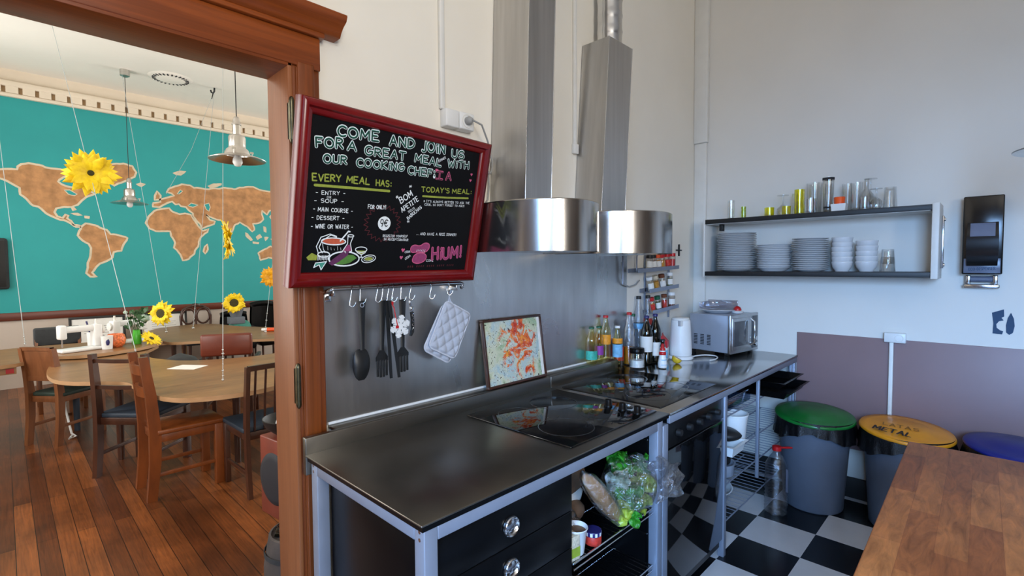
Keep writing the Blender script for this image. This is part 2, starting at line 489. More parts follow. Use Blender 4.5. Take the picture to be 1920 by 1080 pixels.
    def build(self, name, mat, parent=None, world=False, angle=62):
        if world and parent is not None:
            bmesh.ops.transform(self.bm, matrix=MW[parent.name].inverted(), verts=self.bm.verts[:])
        bmesh.ops.recalc_face_normals(self.bm, faces=self.bm.faces[:])
        me = bpy.data.meshes.new(name)
        self.bm.to_mesh(me)
        self.bm.free()
        me.set_sharp_from_angle(angle=R(angle))
        me.materials.append(M[mat] if isinstance(mat, str) else mat)
        o = bpy.data.objects.new(name, me)
        COL.objects.link(o)
        MW[o.name] = Matrix.Identity(4)
        if parent is not None:
            o.parent = parent
            MW[o.name] = MW[parent.name].copy()
        return o

MW = {}

def tag(o, label=None, cat=None, group=None, kind=None):
    for k, v in (('label', label), ('category', cat), ('group', group), ('kind', kind)):
        if v:
            o[k] = v
    return o

def thing(name, label, cat, loc=(0, 0, 0), rot=0.0, group=None):
    o = bpy.data.objects.new(name, None)
    o.empty_display_size = 0.05
    COL.objects.link(o)
    o.location = loc
    if isinstance(rot, (int, float)):
        rot = (0, 0, rot)
    o.rotation_euler = rot
    MW[o.name] = Matrix.Translation(Vector(loc)) @ Euler(rot).to_matrix().to_4x4()
    return tag(o, label, cat, group)

def struct(name, mb, mat, parent=None):
    o = mb.build(name, mat, parent)
    if parent is None:
        o['kind'] = 'structure'
    return o

def dup(root, loc, rot=None, label=None, group=None):
    def cp(o, parent):
        c = o.copy()
        COL.objects.link(c)
        c.parent = parent
        for ch in kids.get(o.name, []):
            cp(ch, c)
        return c
    kids = {}
    for o in COL.objects:
        if o.parent:
            kids.setdefault(o.parent.name, []).append(o)
    c = cp(root, None)
    c.location = loc
    if rot is not None:
        c.rotation_euler = (0, 0, rot) if isinstance(rot, (int, float)) else rot
    if label:
        c['label'] = label
    if group:
        c['group'] = group
    return c

def lerp(a, b, t):
    return a + (b - a) * t

def arc(cx, cy, rx, ry, a0, a1, n=10):
    return [(cx + rx * math.cos(R(lerp(a0, a1, k / n))), cy + ry * math.sin(R(lerp(a0, a1, k / n)))) for k in range(n + 1)]

def TX(x, y, z, rx=0, ry=0, rz=0):
    return Matrix.Translation((x, y, z)) @ Euler((rx, ry, rz)).to_matrix().to_4x4()

# ------------------------------------------------------------------ the setting
YW, XW, YD = 1.73, 3.85, 1.86          # kitchen back wall, right wall, dining side of the back wall
ZC, YM = 4.05, 9.0                     # ceilings, map wall
DX0, DX1, DZ = -0.75, 0.685, 2.20      # doorway
struct('floor', MB().box(-2.2, -3.3, -0.1, XW, YW + 0.02, 0.0), 'tiles')
struct('floor_dining', MB().box(-1.3, YW + 0.02, -0.1, 6.5, YM, 0.0), 'floor_wood')
struct('wall_back', MB().box(-2.3, YW, 0, DX0, YD, ZC).box(DX1, YW, 0, 6.5, YD, ZC).box(DX0, YW, DZ, DX1, YD, ZC), 'plaster')
struct('wall_right', MB().box(XW, -3.3, 0, XW + 0.12, YW, ZC), 'plaster_right')
struct('ceiling', MB().box(-2.3, -3.3, ZC, XW + 0.12, YW, ZC + 0.1), 'ceiling')
struct('ceiling_dining', MB().box(-1.4, YD, ZC, 6.6, YM + 0.1, ZC + 0.1), 'ceiling')
struct('wall_left', MB().box(-2.3, -3.3, 0, -2.2, -2.15, ZC).box(-2.3, -.45, 0, -2.2, YW, ZC).box(-2.3, -2.15, 0, -2.2, -.45, 1.0).box(-2.3, -2.15, 3.0, -2.2, -.45, ZC), 'umber')
w = MB()
for a, b, z0, z1 in ((-2.3, -1.5, 0, ZC), (-0.3, XW + .12, 0, ZC), (-1.5, -0.3, 0, 1.4), (-1.5, -0.3, 3.8, ZC)):
    w.box(a, -3.4, z0, b, -3.3, z1)
struct('wall_front', w, 'umber')
f = MB()
for q in ((-1.5, 1.4, -1.45, 3.8), (-.35, 1.4, -.3, 3.8), (-1.5, 1.4, -.3, 1.45), (-1.5, 3.75, -.3, 3.8), (-.925, 1.4, -.875, 3.8)):
    f.box(q[0], -3.38, q[1], q[2], -3.32, q[3])
struct('window_1', f, 'offwhite')
f = MB()
for q in ((-2.15, 1.0, -2.1, 3.0), (-.5, 1.0, -.45, 3.0), (-2.15, 1.0, -.45, 1.05), (-2.15, 2.95, -.45, 3.0), (-1.325, 1.0, -1.275, 3.0)):
    f.box(-2.28, q[0], q[1], -2.22, q[2], q[3])
struct('window_2', f, 'offwhite')
w = MB()
ys = [YD]
for yy in (3.2, 5.3, 7.4):
    ys += [yy - .55, yy + .55]
ys.append(YM)
for a, b in zip(ys[0::2], ys[1::2]):
    w.box(-1.4, a, 0, -1.3, b, ZC)
for yy in (3.2, 5.3, 7.4):
    w.box(-1.4, yy - .55, 0, -1.3, yy + .55, .95).box(-1.4, yy - .55, 3.65, -1.3, yy + .55, ZC)
struct('wall_dining_left', w, 'cream')
for i, yy in enumerate((3.2, 5.3, 7.4)):
    f = MB()
    for q in ((yy - .55, .95, yy - .5, 3.65), (yy + .5, .95, yy + .55, 3.65), (yy - .55, .95, yy + .55, 1.0), (yy - .55, 3.6, yy + .55, 3.65), (yy - .025, .95, yy + .025, 3.65)):
        f.box(-1.39, q[0], q[1], -1.34, q[2], q[3])
    struct('window_%d' % (i + 3), f, 'offwhite')
w = MB().box(6.5, YD, 0, 6.6, 3.05, ZC).box(6.5, 4.15, 0, 6.6, 6.05, ZC).box(6.5, 7.15, 0, 6.6, YM, ZC)
for i, yy in enumerate((3.6, 6.6)):  # made-up windows, openings and frames for the added fill lights
    w.box(6.5, yy - .55, 0, 6.6, yy + .55, .95).box(6.5, yy - .55, 3.65, 6.6, yy + .55, ZC)
    f = MB()
    for q in ((yy - .55, .95, yy - .5, 3.65), (yy + .5, .95, yy + .55, 3.65), (yy - .55, .95, yy + .55, 1.0), (yy - .55, 3.6, yy + .55, 3.65), (yy - .025, .95, yy + .025, 3.65)):
        f.box(6.54, q[0], q[1], 6.59, q[2], q[3])
    struct('window_%d' % (i + 6), f, 'offwhite')
struct('wall_dining_right', w, 'cream')
struct('wall_dining_far', MB().box(-1.4, YM, 0.97, 6.6, YM + .1, 3.70), 'teal')
struct('wall_dining_far_lower', MB().box(-1.4, YM, 0, 6.6, YM + .1, 0.90), 'dining_low')
struct('wall_dining_far_upper', MB().box(-1.4, YM, 3.70, 6.6, YM + .1, ZC), 'cream')
struct('trim_1', MB().box(-1.3, YM - .03, 0.87, 6.5, YM + .02, 0.972, .008), 'rail_wood')
# dentil cornice above the mural
t = struct('trim_2', MB().box(-1.3, YM - .05, 3.70, 6.5, YM, 3.745, .01).box(-1.3, YM - .06, 3.825, 6.5, YM, 3.90, .015), 'cream')
d = MB()
x = -1.27
while x < 6.4:
    d.box(x, YM - .055, 3.745, x + .115, YM, 3.83)
    x += .154
struct('dentils', d, 'cream', t)
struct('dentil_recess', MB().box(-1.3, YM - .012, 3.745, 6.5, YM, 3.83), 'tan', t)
struct('baseboard_back', MB().box(XW - .02, -0.9, 0, XW, YW, .135, .006), 'blackmat')
# corner pipe casing and conduits
struct('trim_3', MB().box(XW - .03, 1.635, .97, XW, YW, 2.47, .006).box(XW - .045, 1.625, 2.47, XW, YW, ZC, .006), 'offwhite')
struct('trim_4', MB().box(1.328, YW - .02, 2.20, 1.352, YW, ZC, .005), 'offwhite')
struct('trim_5', MB().box(2.262, YW - .018, 2.175, 2.284, YW, ZC, .004).box(2.254, YW - .024, 2.155, 2.292, YW, 2.21, .004), 'offwhite')
# purple wall panel and the conduit that climbs over it
tag(MB().box(XW - .008, -0.9, .32, XW, .991, 1.061, .002).build('wall_panel', 'purple'), 'dull purple splash panel fixed to the right wall behind the bins', 'panel')
struct('trim_6', MB().box(XW - .03, .452, .1, XW - .008, .474, 1.05, .004), 'offwhite')

# door casing
dr = thing('door_1', None, None)
dr['kind'] = 'structure'
cs = MB()
cs.box(.70, YW - .022, 0, .797, YW, DZ + .02, .006)
cs.box(.715, YW - .034, 0, .775, YW - .02, DZ + .02, .006)
cs.box(-.86, YW - .022, 0, -.76, YW, DZ + .02, .006)
struct('casing', cs, 'door_wood', dr)
struct('rebate', MB().box(.686, YW - .012, 0, .702, YW + .02, DZ).box(.712, YW - .03, 0, .718, YW - .01, DZ, .002), 'door_wood', dr)
struct('jamb', MB().box(.684, YW - .03, 0, .70, YD + .02, DZ + .02, .003).box(-.78, YW - .03, 0, -.752, YD + .02, DZ + .02, .003), 'jamb_wood', dr)
struct('soffit', MB().box(-.76, YW - .03, DZ - .004, .70, YD + .02, DZ + .02, .002), 'head_wood', dr)
hd = MB()
hd.box(-.9, YW - .032, DZ + .005, .797, YW, 2.315, .004)
hd.box(-.9, YW - .048, 2.315, .808, YW, 2.332, .004)
X = Matrix(((0, 0, 1, 0), (1, 0, 0, 0), (0, 1, 0, 0), (0, 0, 0, 1)))   # local x,y -> world y,z, extrude along x
prof = [(YW, 2.332), (YW - .05, 2.332), (YW - .058, 2.345), (YW - .075, 2.36), (YW - .098, 2.372), (YW - .105, 2.385), (YW - .105, 2.392), (YW, 2.392)]
hd.prism(prof, -.9, .862, X)
struct('header', hd, 'head_wood', dr)
for z0 in (1.955, 1.065):
    hb = MB().box(.684, YW - .034, z0, .702, YW - .02, z0 + .12)
    hb.cyl((.69, YW - .042, z0 - .004), (.69, YW - .042, z0 + .124), .0085, seg=12)
    hb.lathe([(0, -.018), (.006, -.012), (.009, -.003), (.009, 0)], (.69, YW - .042, z0), 12)
    hb.lathe([(.009, 0), (.009, .004), (.006, .014), (0, .018)], (.69, YW - .042, z0 + .122), 12)
    struct('hinge', hb, 'brass', dr)

# ------------------------------------------------------------------ splash sheet
sp = tag(MB().box(.80, YW - .005, .957, 2.833, YW - .0005, 1.612).build('splashback', 'steel_sheet'), 'brushed steel splashback sheet on the wall behind the cooking counter', 'splashback')

struct('silicone_bead', MB().tube([(.806, YW - .008, .962), (1.2, YW - .008, .961), (2.6, YW - .008, .960)], .0055, 8), 'white', sp)
# ------------------------------------------------------------------ counter units
def frame_unit(name, label, x0, x1, posts, rails):
    u = thing(name, label, 'counter frame', (x0, .99, 0))
    for (a, b, c, d_, z0, z1) in posts:
        MB().box(a, c, z0, b, d_, z1, .003).build('leg', 'alu', u, True)
    r = MB()
    for q in rails:
        r.box(*q, bev=.003)
    r.build('rail', 'alu', u, True)
    return u

u1 = frame_unit('counter_frame', 'aluminium frame under the near cooktop holding drawers and wire shelves', .70, 1.915,
    [(.70, .742, .990, 1.032, 0, .884), (.70, .742, 1.585, 1.627, 0, .884), (1.872, 1.914, .990, 1.032, 0, .884), (1.872, 1.914, 1.585, 1.627, 0, .884)],
    [(.742, .990, .842, 1.872, 1.015, .878), (.742, 1.60, .842, 1.872, 1.627, .878), (.70, 1.032, .842, .725, 1.585, .878)])
for z in (.872, .852):
    for py in (1.008, 1.608):
        MB().cyl((.6985, py, z), (.7015, py, z), .005, seg=10).build('bolt', 'chrome', u1, True)
w1 = thing('worktop', 'dark steel worktop of the near counter with a raised back edge', 'worktop', (.688, .983, .884))
MB().box(.688, .983, .8945, 1.9615, 1.645, .900, .002).build('top', 'steel_top', w1, True)
MB().box(.694, .988, .879, 1.9615, 1.64, .8945).build('core', 'black', w1, True)
MB().box(.688, 1.641, .83, 1.9615, 1.664, .957, .003).box(.806, 1.66, .945, 1.9615, YW - .005, .957, .002).build('upstand', 'steel_top', w1, True)
w2 = thing('worktop', 'long steel worktop of the far counter running to the right wall', 'worktop', (1.965, .983, .884))
MB().box(1.965, .983, .886, XW - .004, 1.645, .900, .002).box(2.62, 1.64, .886, XW - .034, YW - .003, .900).build('top', 'steel_far', w2, True)
MB().box(1.965, .985, .853, XW - .02, 1.0, .886, .002).build('front_edge', 'alu', w2, True)
MB().box(1.965, 1.641, .89, 2.60, 1.664, .957, .003).box(1.965, 1.66, .945, 2.60, YW - .005, .957, .002).build('upstand', 'steel_top', w2, True)
# near unit: side panel and drawers
dc = thing('drawer_cabinet', 'black drawer cabinet at the near end of the steel counter', 'cabinet', (.76, 1.02, 0))
MB().box(.745, 1.033, .04, 1.312, 1.58, .838, .002).build('body', 'black', dc, True)
for k in range(6):
    z1 = .832 - k * .127
    dw = MB().box(.748, 1.006, z1 - .124, 1.312, 1.03, z1, .002).build('drawer', 'black', dc, True)
    kn = MB().lathe([(0, .007), (.010, .008), (.017, .005), (.0225, .003), (.025, .009), (.028, .010), (.031, .006), (.031, 0), (0, 0)], (0, 0, 0), 28, TX(1.016, 1.004, z1 - .064, R(90)))
    o = kn.build('knob', 'chrome', dw, True)
    tag(o, 'round chrome knob')
# wire shelf rack in the near unit
rk = thing('wire_shelf_rack', 'black open bay with chrome wire shelves beside the drawers', 'shelf rack', (1.32, 1.03, 0))
MB().box(1.314, 1.04, .04, 1.320, 1.58, .838).box(1.314, 1.575, .04, 1.87, 1.582, .838).box(1.864, 1.04, .04, 1.87, 1.58, .838).build('lining', 'black', rk, True)
for z in (.515, .27):
    s = MB()
    for yy in (1.008, 1.56):
        s.tube([(1.322, yy, z), (1.862, yy, z)], .004, 6)
    s.tube([(1.322, 1.008, z - .022), (1.862, 1.008, z - .022)], .003, 6)
    for xx in (1.322, 1.862):
        s.tube([(xx, 1.008, z), (xx, 1.56, z)], .0035, 6)
    for yy in (1.2, 1.38):
        s.tube([(1.322, yy, z - .005), (1.862, yy, z - .005)], .0025, 6)
    for k in range(19):
        xx = 1.345 + k * .0275
        s.tube([(xx, 1.008, z), (xx, 1.56, z)], .0017, 5)
    s.build('wire_shelf', 'chrome', rk, True)
for z in (.80, .68, .53, .40):
    MB().tube([(1.859, 1.03, z), (1.859, 1.57, z)], .003, 6).build('runner', 'chrome', rk, True)

# far unit: oven and open shelving
u2 = frame_unit('counter_frame', 'aluminium frame of the far counter around the black oven and pot shelves', 1.918, 3.83,
    [(1.918, 1.963, .990, 1.032, 0, .853), (1.918, 1.963, 1.585, 1.627, 0, .884), (2.580, 2.612, .990, 1.022, 0, .853), (2.580, 2.612, 1.585, 1.627, 0, .884), (3.80, 3.83, .990, 1.02, 0, .853)],
    [(2.612, 1.60, .842, 3.80, 1.627, .878)])
ov = thing('oven', 'built-in black glass oven under the far cooktop', 'oven', (1.966, 1.0, .05))
MB().box(1.968, 1.01, .05, 2.576, 1.57, .848, .003).build('body', 'blackmat', ov, True)
MB().box(1.970, .996, .74, 2.574, 1.01, .846, .002).build('control_panel', 'black', ov, True)
MB().box(1.970, .994, .10, 2.574, 1.01, .732, .002).build('door', 'blackglass', ov, True)
for k in range(5):
    MB().lathe([(0, 0), (.016, 0), (.014, .02), (0, .021)], (0, 0, 0), 16, TX(2.06 + k * .105, .996, .792, R(90))).build('knob', 'blackmat', ov, True)
# pot shelving
ps = thing('pot_shelves', 'grey wire shelving with pots under the far end of the counter', 'shelving', (2.62, 1.0, 0))
for xx in (3.12, 3.76):
    MB().box(xx, 1.0, .25 if xx < 3.2 else 0, xx + .018, 1.018, .85, .002).build('upright', 'alu', ps, True)
    MB().box(xx, 1.56, 0, xx + .018, 1.578, .85, .002).build('upright', 'alu', ps, True)
for z, xa in ((.715, 2.63), (.50, 2.63), (.345, 2.63)):
    s = MB()
    for yy in (1.022, 1.2, 1.4, 1.57):
        s.tube([(xa, yy, z), (3.79, yy, z)], .004, 6)
    for k in range(24):
        xx = xa + .02 + k * .049
        s.tube([(xx, 1.022, z + .004), (xx, 1.57, z + .004)], .002, 5)
    s.build('wire_shelf', 'alu', ps, True)
MB().box(2.62, 1.618, 0.02, 3.80, 1.622, .84).build('back_panel', 'offwhite', ps, True)

# cooktops
def cooktop(label, x0, y0, x1, y1, knobs):
    c = thing('cooktop', label, 'cooktop', (x0, y0, .9))
    MB().box(x0, y0, .9, x1, y1, .9055, .003).build('glass_top', 'blackglass', c, True)
    r = MB()
    for (cx, cy, rr) in ((.27, .27, .11), (.27, .74, .085), (.66, .27, .085), (.66, .74, .11)):
        px, py = lerp(x0, x1, cx), lerp(y0, y1, cy)
        r.lathe([(rr, 0), (rr, .0003), (rr - .0035, .0003), (rr - .0035, 0)], (px, py, .9056), 40, closed=True)
    r.build('zone_marking', 'ring', c, True)
    for (kx, ky) in knobs:
        MB().lathe([(.0, 0), (.019, 0), (.019, .004), (.016, .006), (.0145, .028), (.012, .031), (0, .032)], (kx, ky, .9057), 20).build('knob', 'black', c, True)
    return c
cooktop('black glass cooktop with round knobs nearest the camera, by the painting', 1.345, 1.035, 1.945, 1.585, [(1.853, 1.075), (1.857, 1.15), (1.862, 1.225)])
cooktop('black glass cooktop on the far counter in front of the bottles', 2.0, 1.045, 2.60, 1.60, [])

# ------------------------------------------------------------------ extractor hoods
def hood(label, cx, cy, r, dx0, dx1, dy0, tilt, ztop, xmin=-9):
    h = thing('extractor_hood', label, 'extractor hood', (cx, YW, 1.59))
    def ring(rad, z):
        pts = [(cx + rad, YW - .005, z), (cx + rad, cy, z)] + [(cx + (rad if a > -90 or xmin < 0 else rad - .3 + cx - xmin) * math.cos(R(a)), cy + rad * math.sin(R(a)), z) for a in range(-5, -180, -5)] + [(cx - rad, cy, z), (cx - rad, YW - .005, z)]
        return [(max(p[0], xmin), p[1], p[2]) for p in pts]
    m = MB()
    prev = None
    for rad, z in ((r, 1.59), (r, 1.80), (r - .004, 1.804), (r - .03, 1.804), (r - .03, 1.800)):
        cur = [m.bm.verts.new(p) for p in ring(rad, z)]
        if prev:
            for k in range(len(cur) - 1):
                m.bm.faces.new((prev[k], prev[k + 1], cur[k + 1], cur[k]))
        prev = cur
    m.build('canopy', 'steel_hood', h, True, 30)
    m = MB()
    for z in (1.797, 1.595):
        vs = [m.bm.verts.new(p) for p in ring(r - .002, z)]
        m.bm.faces.new(vs)
    m.build('cover_plate', 'steel_hood', h, True)
    m = MB()
    vs = []
    for z, k in ((1.797, 0), (ztop, 1)):
        o = tilt * k
        vs.append([m.bm.verts.new(p) for p in ((dx0 + o, dy0, z), (dx1 + o, dy0, z), (dx1 + o, YW - .006, z), (dx0 + o, YW - .006, z))])
    for k in range(4):
        m.bm.faces.new((vs[0][k], vs[0][(k + 1) % 4], vs[1][(k + 1) % 4], vs[1][k]))
    m.bm.faces.new(vs[1])
    dk = m.build('duct', 'steel_duct', h, True)
    # folded corner seams
    MB().tube([(dx0, dy0, 1.80), (dx0 + tilt, dy0, ztop)], .0022, 6).tube([(dx1, dy0, 1.80), (dx1 + tilt, dy0, ztop)], .0022, 6).build('seam', 'chrome', dk, True)
    return h
hood('curved steel extractor hood with wide duct to the ceiling, beside the chalkboard', 1.70, 1.53, .30, 1.622, 1.80, 1.50, .065, 3.6, 1.476)
h2 = hood('shorter curved steel extractor hood whose duct ends in a silver flexible pipe', 2.40, 1.53, .298, 2.275, 2.512, 1.545, .075, 2.775)
fx = MB()
pts = []
for k in range(60):
    pts.append((.070 + (.0035 if k % 5 == 0 else 0), k * .018))
fx.lathe(pts, (2.49, 1.635, 2.77), 28)
fx.build('flexible_pipe', 'flex', h2, True)

# ------------------------------------------------------------------ butcher block table
tb = thing('kitchen_island', 'butcher block wooden worktop in the near right corner', 'worktop', (1.4, -.25, 0), R(1.0))
MB().box(-.85, -.45, .858, .835, .449, .90, .004).build('top', 'butcher', tb)
for xx in (-.75, .72):
    for yy in (-.37, .35):
        MB().box(xx - .03, yy - .03, 0, xx + .03, yy + .03, .858, .003).build('leg', 'alu', tb)
MB().box(-.75, -.37, .10, .72, .35, .13, .003).build('lower_shelf', 'alu', tb)

# ------------------------------------------------------------------ wall fittings in the kitchen
# twin socket with plug above the chalkboard
so = thing('wall_socket', 'white double wall socket box with a grey plug above the chalkboard', 'socket', (1.40, YW, 2.14))
MB().box(1.335, YW - .045, 2.125, 1.405, YW, 2.20, .005).build('junction_box', 'white', so, True)
MB().box(1.408, YW - .05, 2.125, 1.488, YW, 2.20, .006).build('socket_plate', 'white', so, True)
MB().lathe([(.030, 0), (.030, .002), (.026, .002), (.024, -.006), (0, -.006)], (0, 0, 0), 24, TX(1.448, YW - .05, 2.163, R(90))).build('socket_well', 'offwhite', so, True)
pc = thing('power_cable', 'grey plug and coiled cable hanging from the socket beside the hood', 'cable', (1.46, YW - .05, 2.16))
MB().lathe([(0, 0), (.018, 0), (.018, .02), (.009, .034), (0, .034)], (0, 0, 0), 16, TX(1.448, YW - .046, 2.163, R(90))).build('plug', 'greycord', pc, True)
pts = [(1.448, YW - .08, 2.163), (1.50, YW - .085, 2.15), (1.56, YW - .06, 2.09), (1.585, YW - .035, 2.03)]
for k in range(22):
    a = k / 21 * 2 * PI * 1.6 + 1.4
    pts.append((1.586 + .022 * math.cos(a) + k * .0006, YW - .03 - .001 * (k % 3), 2.0 + .042 * math.sin(a)))
pts += [(1.598, YW - .02, 1.96), (1.608, YW - .012, 1.90), (1.602, YW - .010, 1.84), (1.57, YW - .010, 1.80)]
MB().tube(pts, .0042, 7).build('cord', 'greycord', pc, True)
# plus shaped hook on the wall at the right of the rack
pl = MB().box(3.518, YW - .012, 1.636, 3.602, YW - .002, 1.645, .002).box(3.555, YW - .014, 1.597, 3.565, YW - .002, 1.684, .002)
tag(pl.build('wall_hook', 'blackmat'), 'small grey plus-shaped metal hook on the wall near the corner', 'hook')
# socket over the purple panel
so = thing('wall_socket', 'white socket box on the right wall at the top of the purple panel', 'socket', (XW, .445, 1.07))
MB().box(XW - .04, .392, 1.044, XW - .001, .50, 1.104, .005).build('socket_plate', 'white', so, True)
MB().lathe([(.022, 0), (.022, .002), (.019, .002), (.017, -.004), (0, -.004)], (0, 0, 0), 20, TX(XW - .04, .425, 1.073, 0, R(-90))).build('socket_well', 'offwhite', so, True)
for dy in (-.007, .007):
    MB().lathe([(0, .0), (.0028, 0), (.0028, .0012), (0, .0012)], (0, 0, 0), 8, TX(XW - .0365, .425 + dy, 1.073, 0, R(-90))).build('pin_hole', 'dark_slot', so, True)

# ------------------------------------------------------------------ stroke lettering (drawn as flat ribbons)
G = {
 'A': [[(0, 0), (.3, 1), (.6, 0)], [(.12, .36), (.49, .36)]],
 'B': [[(0, 0), (0, 1)], [(0, 1)] + arc(.2, .76, .3, .24, 80, -80, 6) + [(0, .52)], [(0, .52)] + arc(.22, .26, .36, .26, 80, -80, 6) + [(0, 0)]],
 'C': [arc(.35, .5, .35, .5, 50, 310, 10)],
 'D': [[(0, 0), (0, 1)], [(0, 1)] + arc(.12, .5, .46, .5, 80, -80, 8) + [(0, 0)]],
 'E': [[(.5, 1), (0, 1), (0, 0), (.52, 0)], [(0, .52), (.4, .52)]],
 'F': [[(.5, 1), (0, 1), (0, 0)], [(0, .52), (.38, .52)]],
 'G': [arc(.35, .5, .35, .5, 50, 330, 10) + [(.68, .45), (.38, .45)]],
 'H': [[(0, 0), (0, 1)], [(.55, 0), (.55, 1)], [(0, .5), (.55, .5)]],
 'I': [[(.1, 0), (.1, .95)], [(-.06, 1), (.26, 1)], [(-.06, 0), (.26, 0)]],
 'i': [[(.08, 0), (.08, .62)], [(.08, .86), (.08, .95)]],
 'J': [[(.35, 1), (.35, .2)] + arc(.18, .2, .17, .2, 0, -150, 6)],
 'K': [[(0, 0), (0, 1)], [(.52, 1), (0, .45), (.55, 0)]],
 'L': [[(0, 1), (0, 0), (.48, 0)]],
 'M': [[(0, 0), (.05, 1), (.35, .3), (.65, 1), (.7, 0)]],
 'N': [[(0, 0), (0, 1), (.55, 0), (.55, 1)]],
 'O': [arc(.35, .5, .35, .5, 90, 450, 14)],
 'P': [[(0, 0), (0, 1)], [(0, 1)] + arc(.2, .74, .32, .26, 80, -80, 6) + [(0, .48)]],
 'Q': [arc(.35, .5, .35, .5, 90, 450, 14), [(.4, .25), (.7, -.05)]],
 'R': [[(0, 0), (0, 1)], [(0, 1)] + arc(.2, .75, .32, .25, 80, -80, 6) + [(0, .5)], [(.18, .5), (.55, 0)]],
 'S': [arc(.28, .75, .26, .25, 40, 250, 7) + arc(.28, .26, .28, .26, 80, -140, 8)],
 'T': [[(0, 1), (.6, 1)], [(.3, 1), (.3, 0)]],
 'U': [[(0, 1), (0, .3)] + arc(.28, .3, .28, .3, 180, 360, 8) + [(.56, 1)]],
 'V': [[(0, 1), (.3, 0), (.6, 1)]],
 'W': [[(0, 1), (.18, 0), (.4, .7), (.62, 0), (.8, 1)]],
 'Y': [[(0, 1), (.3, .5), (.6, 1)], [(.3, .5), (.3, 0)]],
 'Z': [[(0, 1), (.55, 1), (0, 0), (.58, 0)]],
 '9': [arc(.25, .68, .25, .32, 0, 360, 12), [(.5, .7), (.45, .3), (.3, 0)]],
 '5': [[(.5, 1), (.08, 1), (.05, .58)] + arc(.25, .32, .27, .31, 110, -150, 8)],
 '€': [arc(.42, .5, .36, .5, 50, 310, 10), [(-.05, .6), (.5, .6)], [(-.05, .42), (.45, .42)]],
 '!': [[(.1, 1), (.1, .3)], [(.1, .06), (.1, .0)]],
 ':': [[(.1, .7), (.1, .62)], [(.1, .2), (.1, .12)]],
 '.': [[(.1, .07), (.1, .0)]], ',': [[(.12, .1), (.05, -.12)]], "'": [[(.08, 1.05), (.05, .8)]],
 '-': [[(.05, .45), (.4, .45)]], '/': [[(0, 0), (.35, 1)]],
 '*': [[(.05, .5), (.55, .5)], [(.15, .15), (.45, .85)], [(.15, .85), (.45, .15)]],
 '™': [[(0, 1), (.3, 1)], [(.15, 1), (.15, .7)], [(.4, .7), (.42, 1), (.52, .8), (.62, 1), (.64, .7)]],
}
def glyph_w(c):
    if c == ' ':
        return .38
    return max(p[0] for s in G[c] for p in s)

def strokes(txt, p0, p1, h, jit=0.0, seed=0):
    """polylines of txt written from p0 to p1 with cap height h"""
    rnd = random.Random(seed)
    gap = .24
    W = sum(glyph_w(c) + gap for c in txt) - gap
    dx, dy = p1[0] - p0[0], p1[1] - p0[1]
    L = math.hypot(dx, dy)
    ux, uy = dx / L, dy / L
    sx = L / W
    out = []
    x = 0
    for c in txt:
        if c != ' ':
            jr = rnd.uniform(-jit, jit)
            js = 1 + rnd.uniform(-jit, jit)
            jy = rnd.uniform(-jit, jit) * .6
            for s in G[c]:
                pl = []
                for a, b in s:
                    X_ = (x + a + jr * b * .5) * sx
                    Y_ = (b * js + jy) * h
                    pl.append((p0[0] + ux * X_ - uy * Y_, p0[1] + uy * X_ + ux * Y_))
                out.append(pl)
        x += glyph_w(c) + gap
    return out

def ribbon(mb, pl, w, z, closed=False):
    n = len(pl)
    if closed:
        pl = pl + [pl[0]]
    z0 = z
    for i_, (a, b) in enumerate(zip(pl, pl[1:])):
        z = z0 + (i_ % 5) * 1.2e-5
        dx, dy = b[0] - a[0], b[1] - a[1]
        L = math.hypot(dx, dy)
        if L < 1e-7:
            continue
        nx, ny = -dy / L * w / 2, dx / L * w / 2
        mb.quad((a[0] + nx, a[1] + ny, z), (a[0] - nx, a[1] - ny, z), (b[0] - nx, b[1] - ny, z), (b[0] + nx, b[1] + ny, z))
    for i_, a in enumerate(pl):
        z = z0 + 7e-5 + (i_ % 4) * 1.2e-5
        mb.bm.faces.new([mb.bm.verts.new((a[0] + math.cos(k * PI / 4) * w / 2, a[1] + math.sin(k * PI / 4) * w / 2, z)) for k in range(8)])

def strip(mb, pl, w, z):
    """closed outline band of width w, without overlaps"""
    n = len(pl)
    vi, vo = [], []
    for i in range(n):
        a, b = pl[i - 1], pl[(i + 1) % n]
        t = Vector((b[0] - a[0], b[1] - a[1]))
        t = t.normalized() if t.length > 1e-9 else Vector((1, 0))
        vi.append(mb.bm.verts.new((pl[i][0] - t.y * w / 2, pl[i][1] + t.x * w / 2, z)))
        vo.append(mb.bm.verts.new((pl[i][0] + t.y * w / 2, pl[i][1] - t.x * w / 2, z)))
    for i in range(n):
        j = (i + 1) % n
        mb.bm.faces.new((vi[i], vo[i], vo[j], vi[j]))

def flat(mb, poly, z):
    mb.bm.faces.new([mb.bm.verts.new((p[0], p[1], z)) for p in poly])

def ell(c, rx, ry, n=28, rot=0):
    return [(c[0] + rx * math.cos(2 * PI * k / n) * math.cos(rot) - ry * math.sin(2 * PI * k / n) * math.sin(rot), c[1] + rx * math.cos(2 * PI * k / n) * math.sin(rot) + ry * math.sin(2 * PI * k / n) * math.cos(rot)) for k in range(n)]

# ------------------------------------------------------------------ wall dispenser on the right wall
ds = thing('towel_dispenser', 'tall black wall dispenser with a chrome bar on the right wall', 'dispenser', (XW, .068, 1.39))
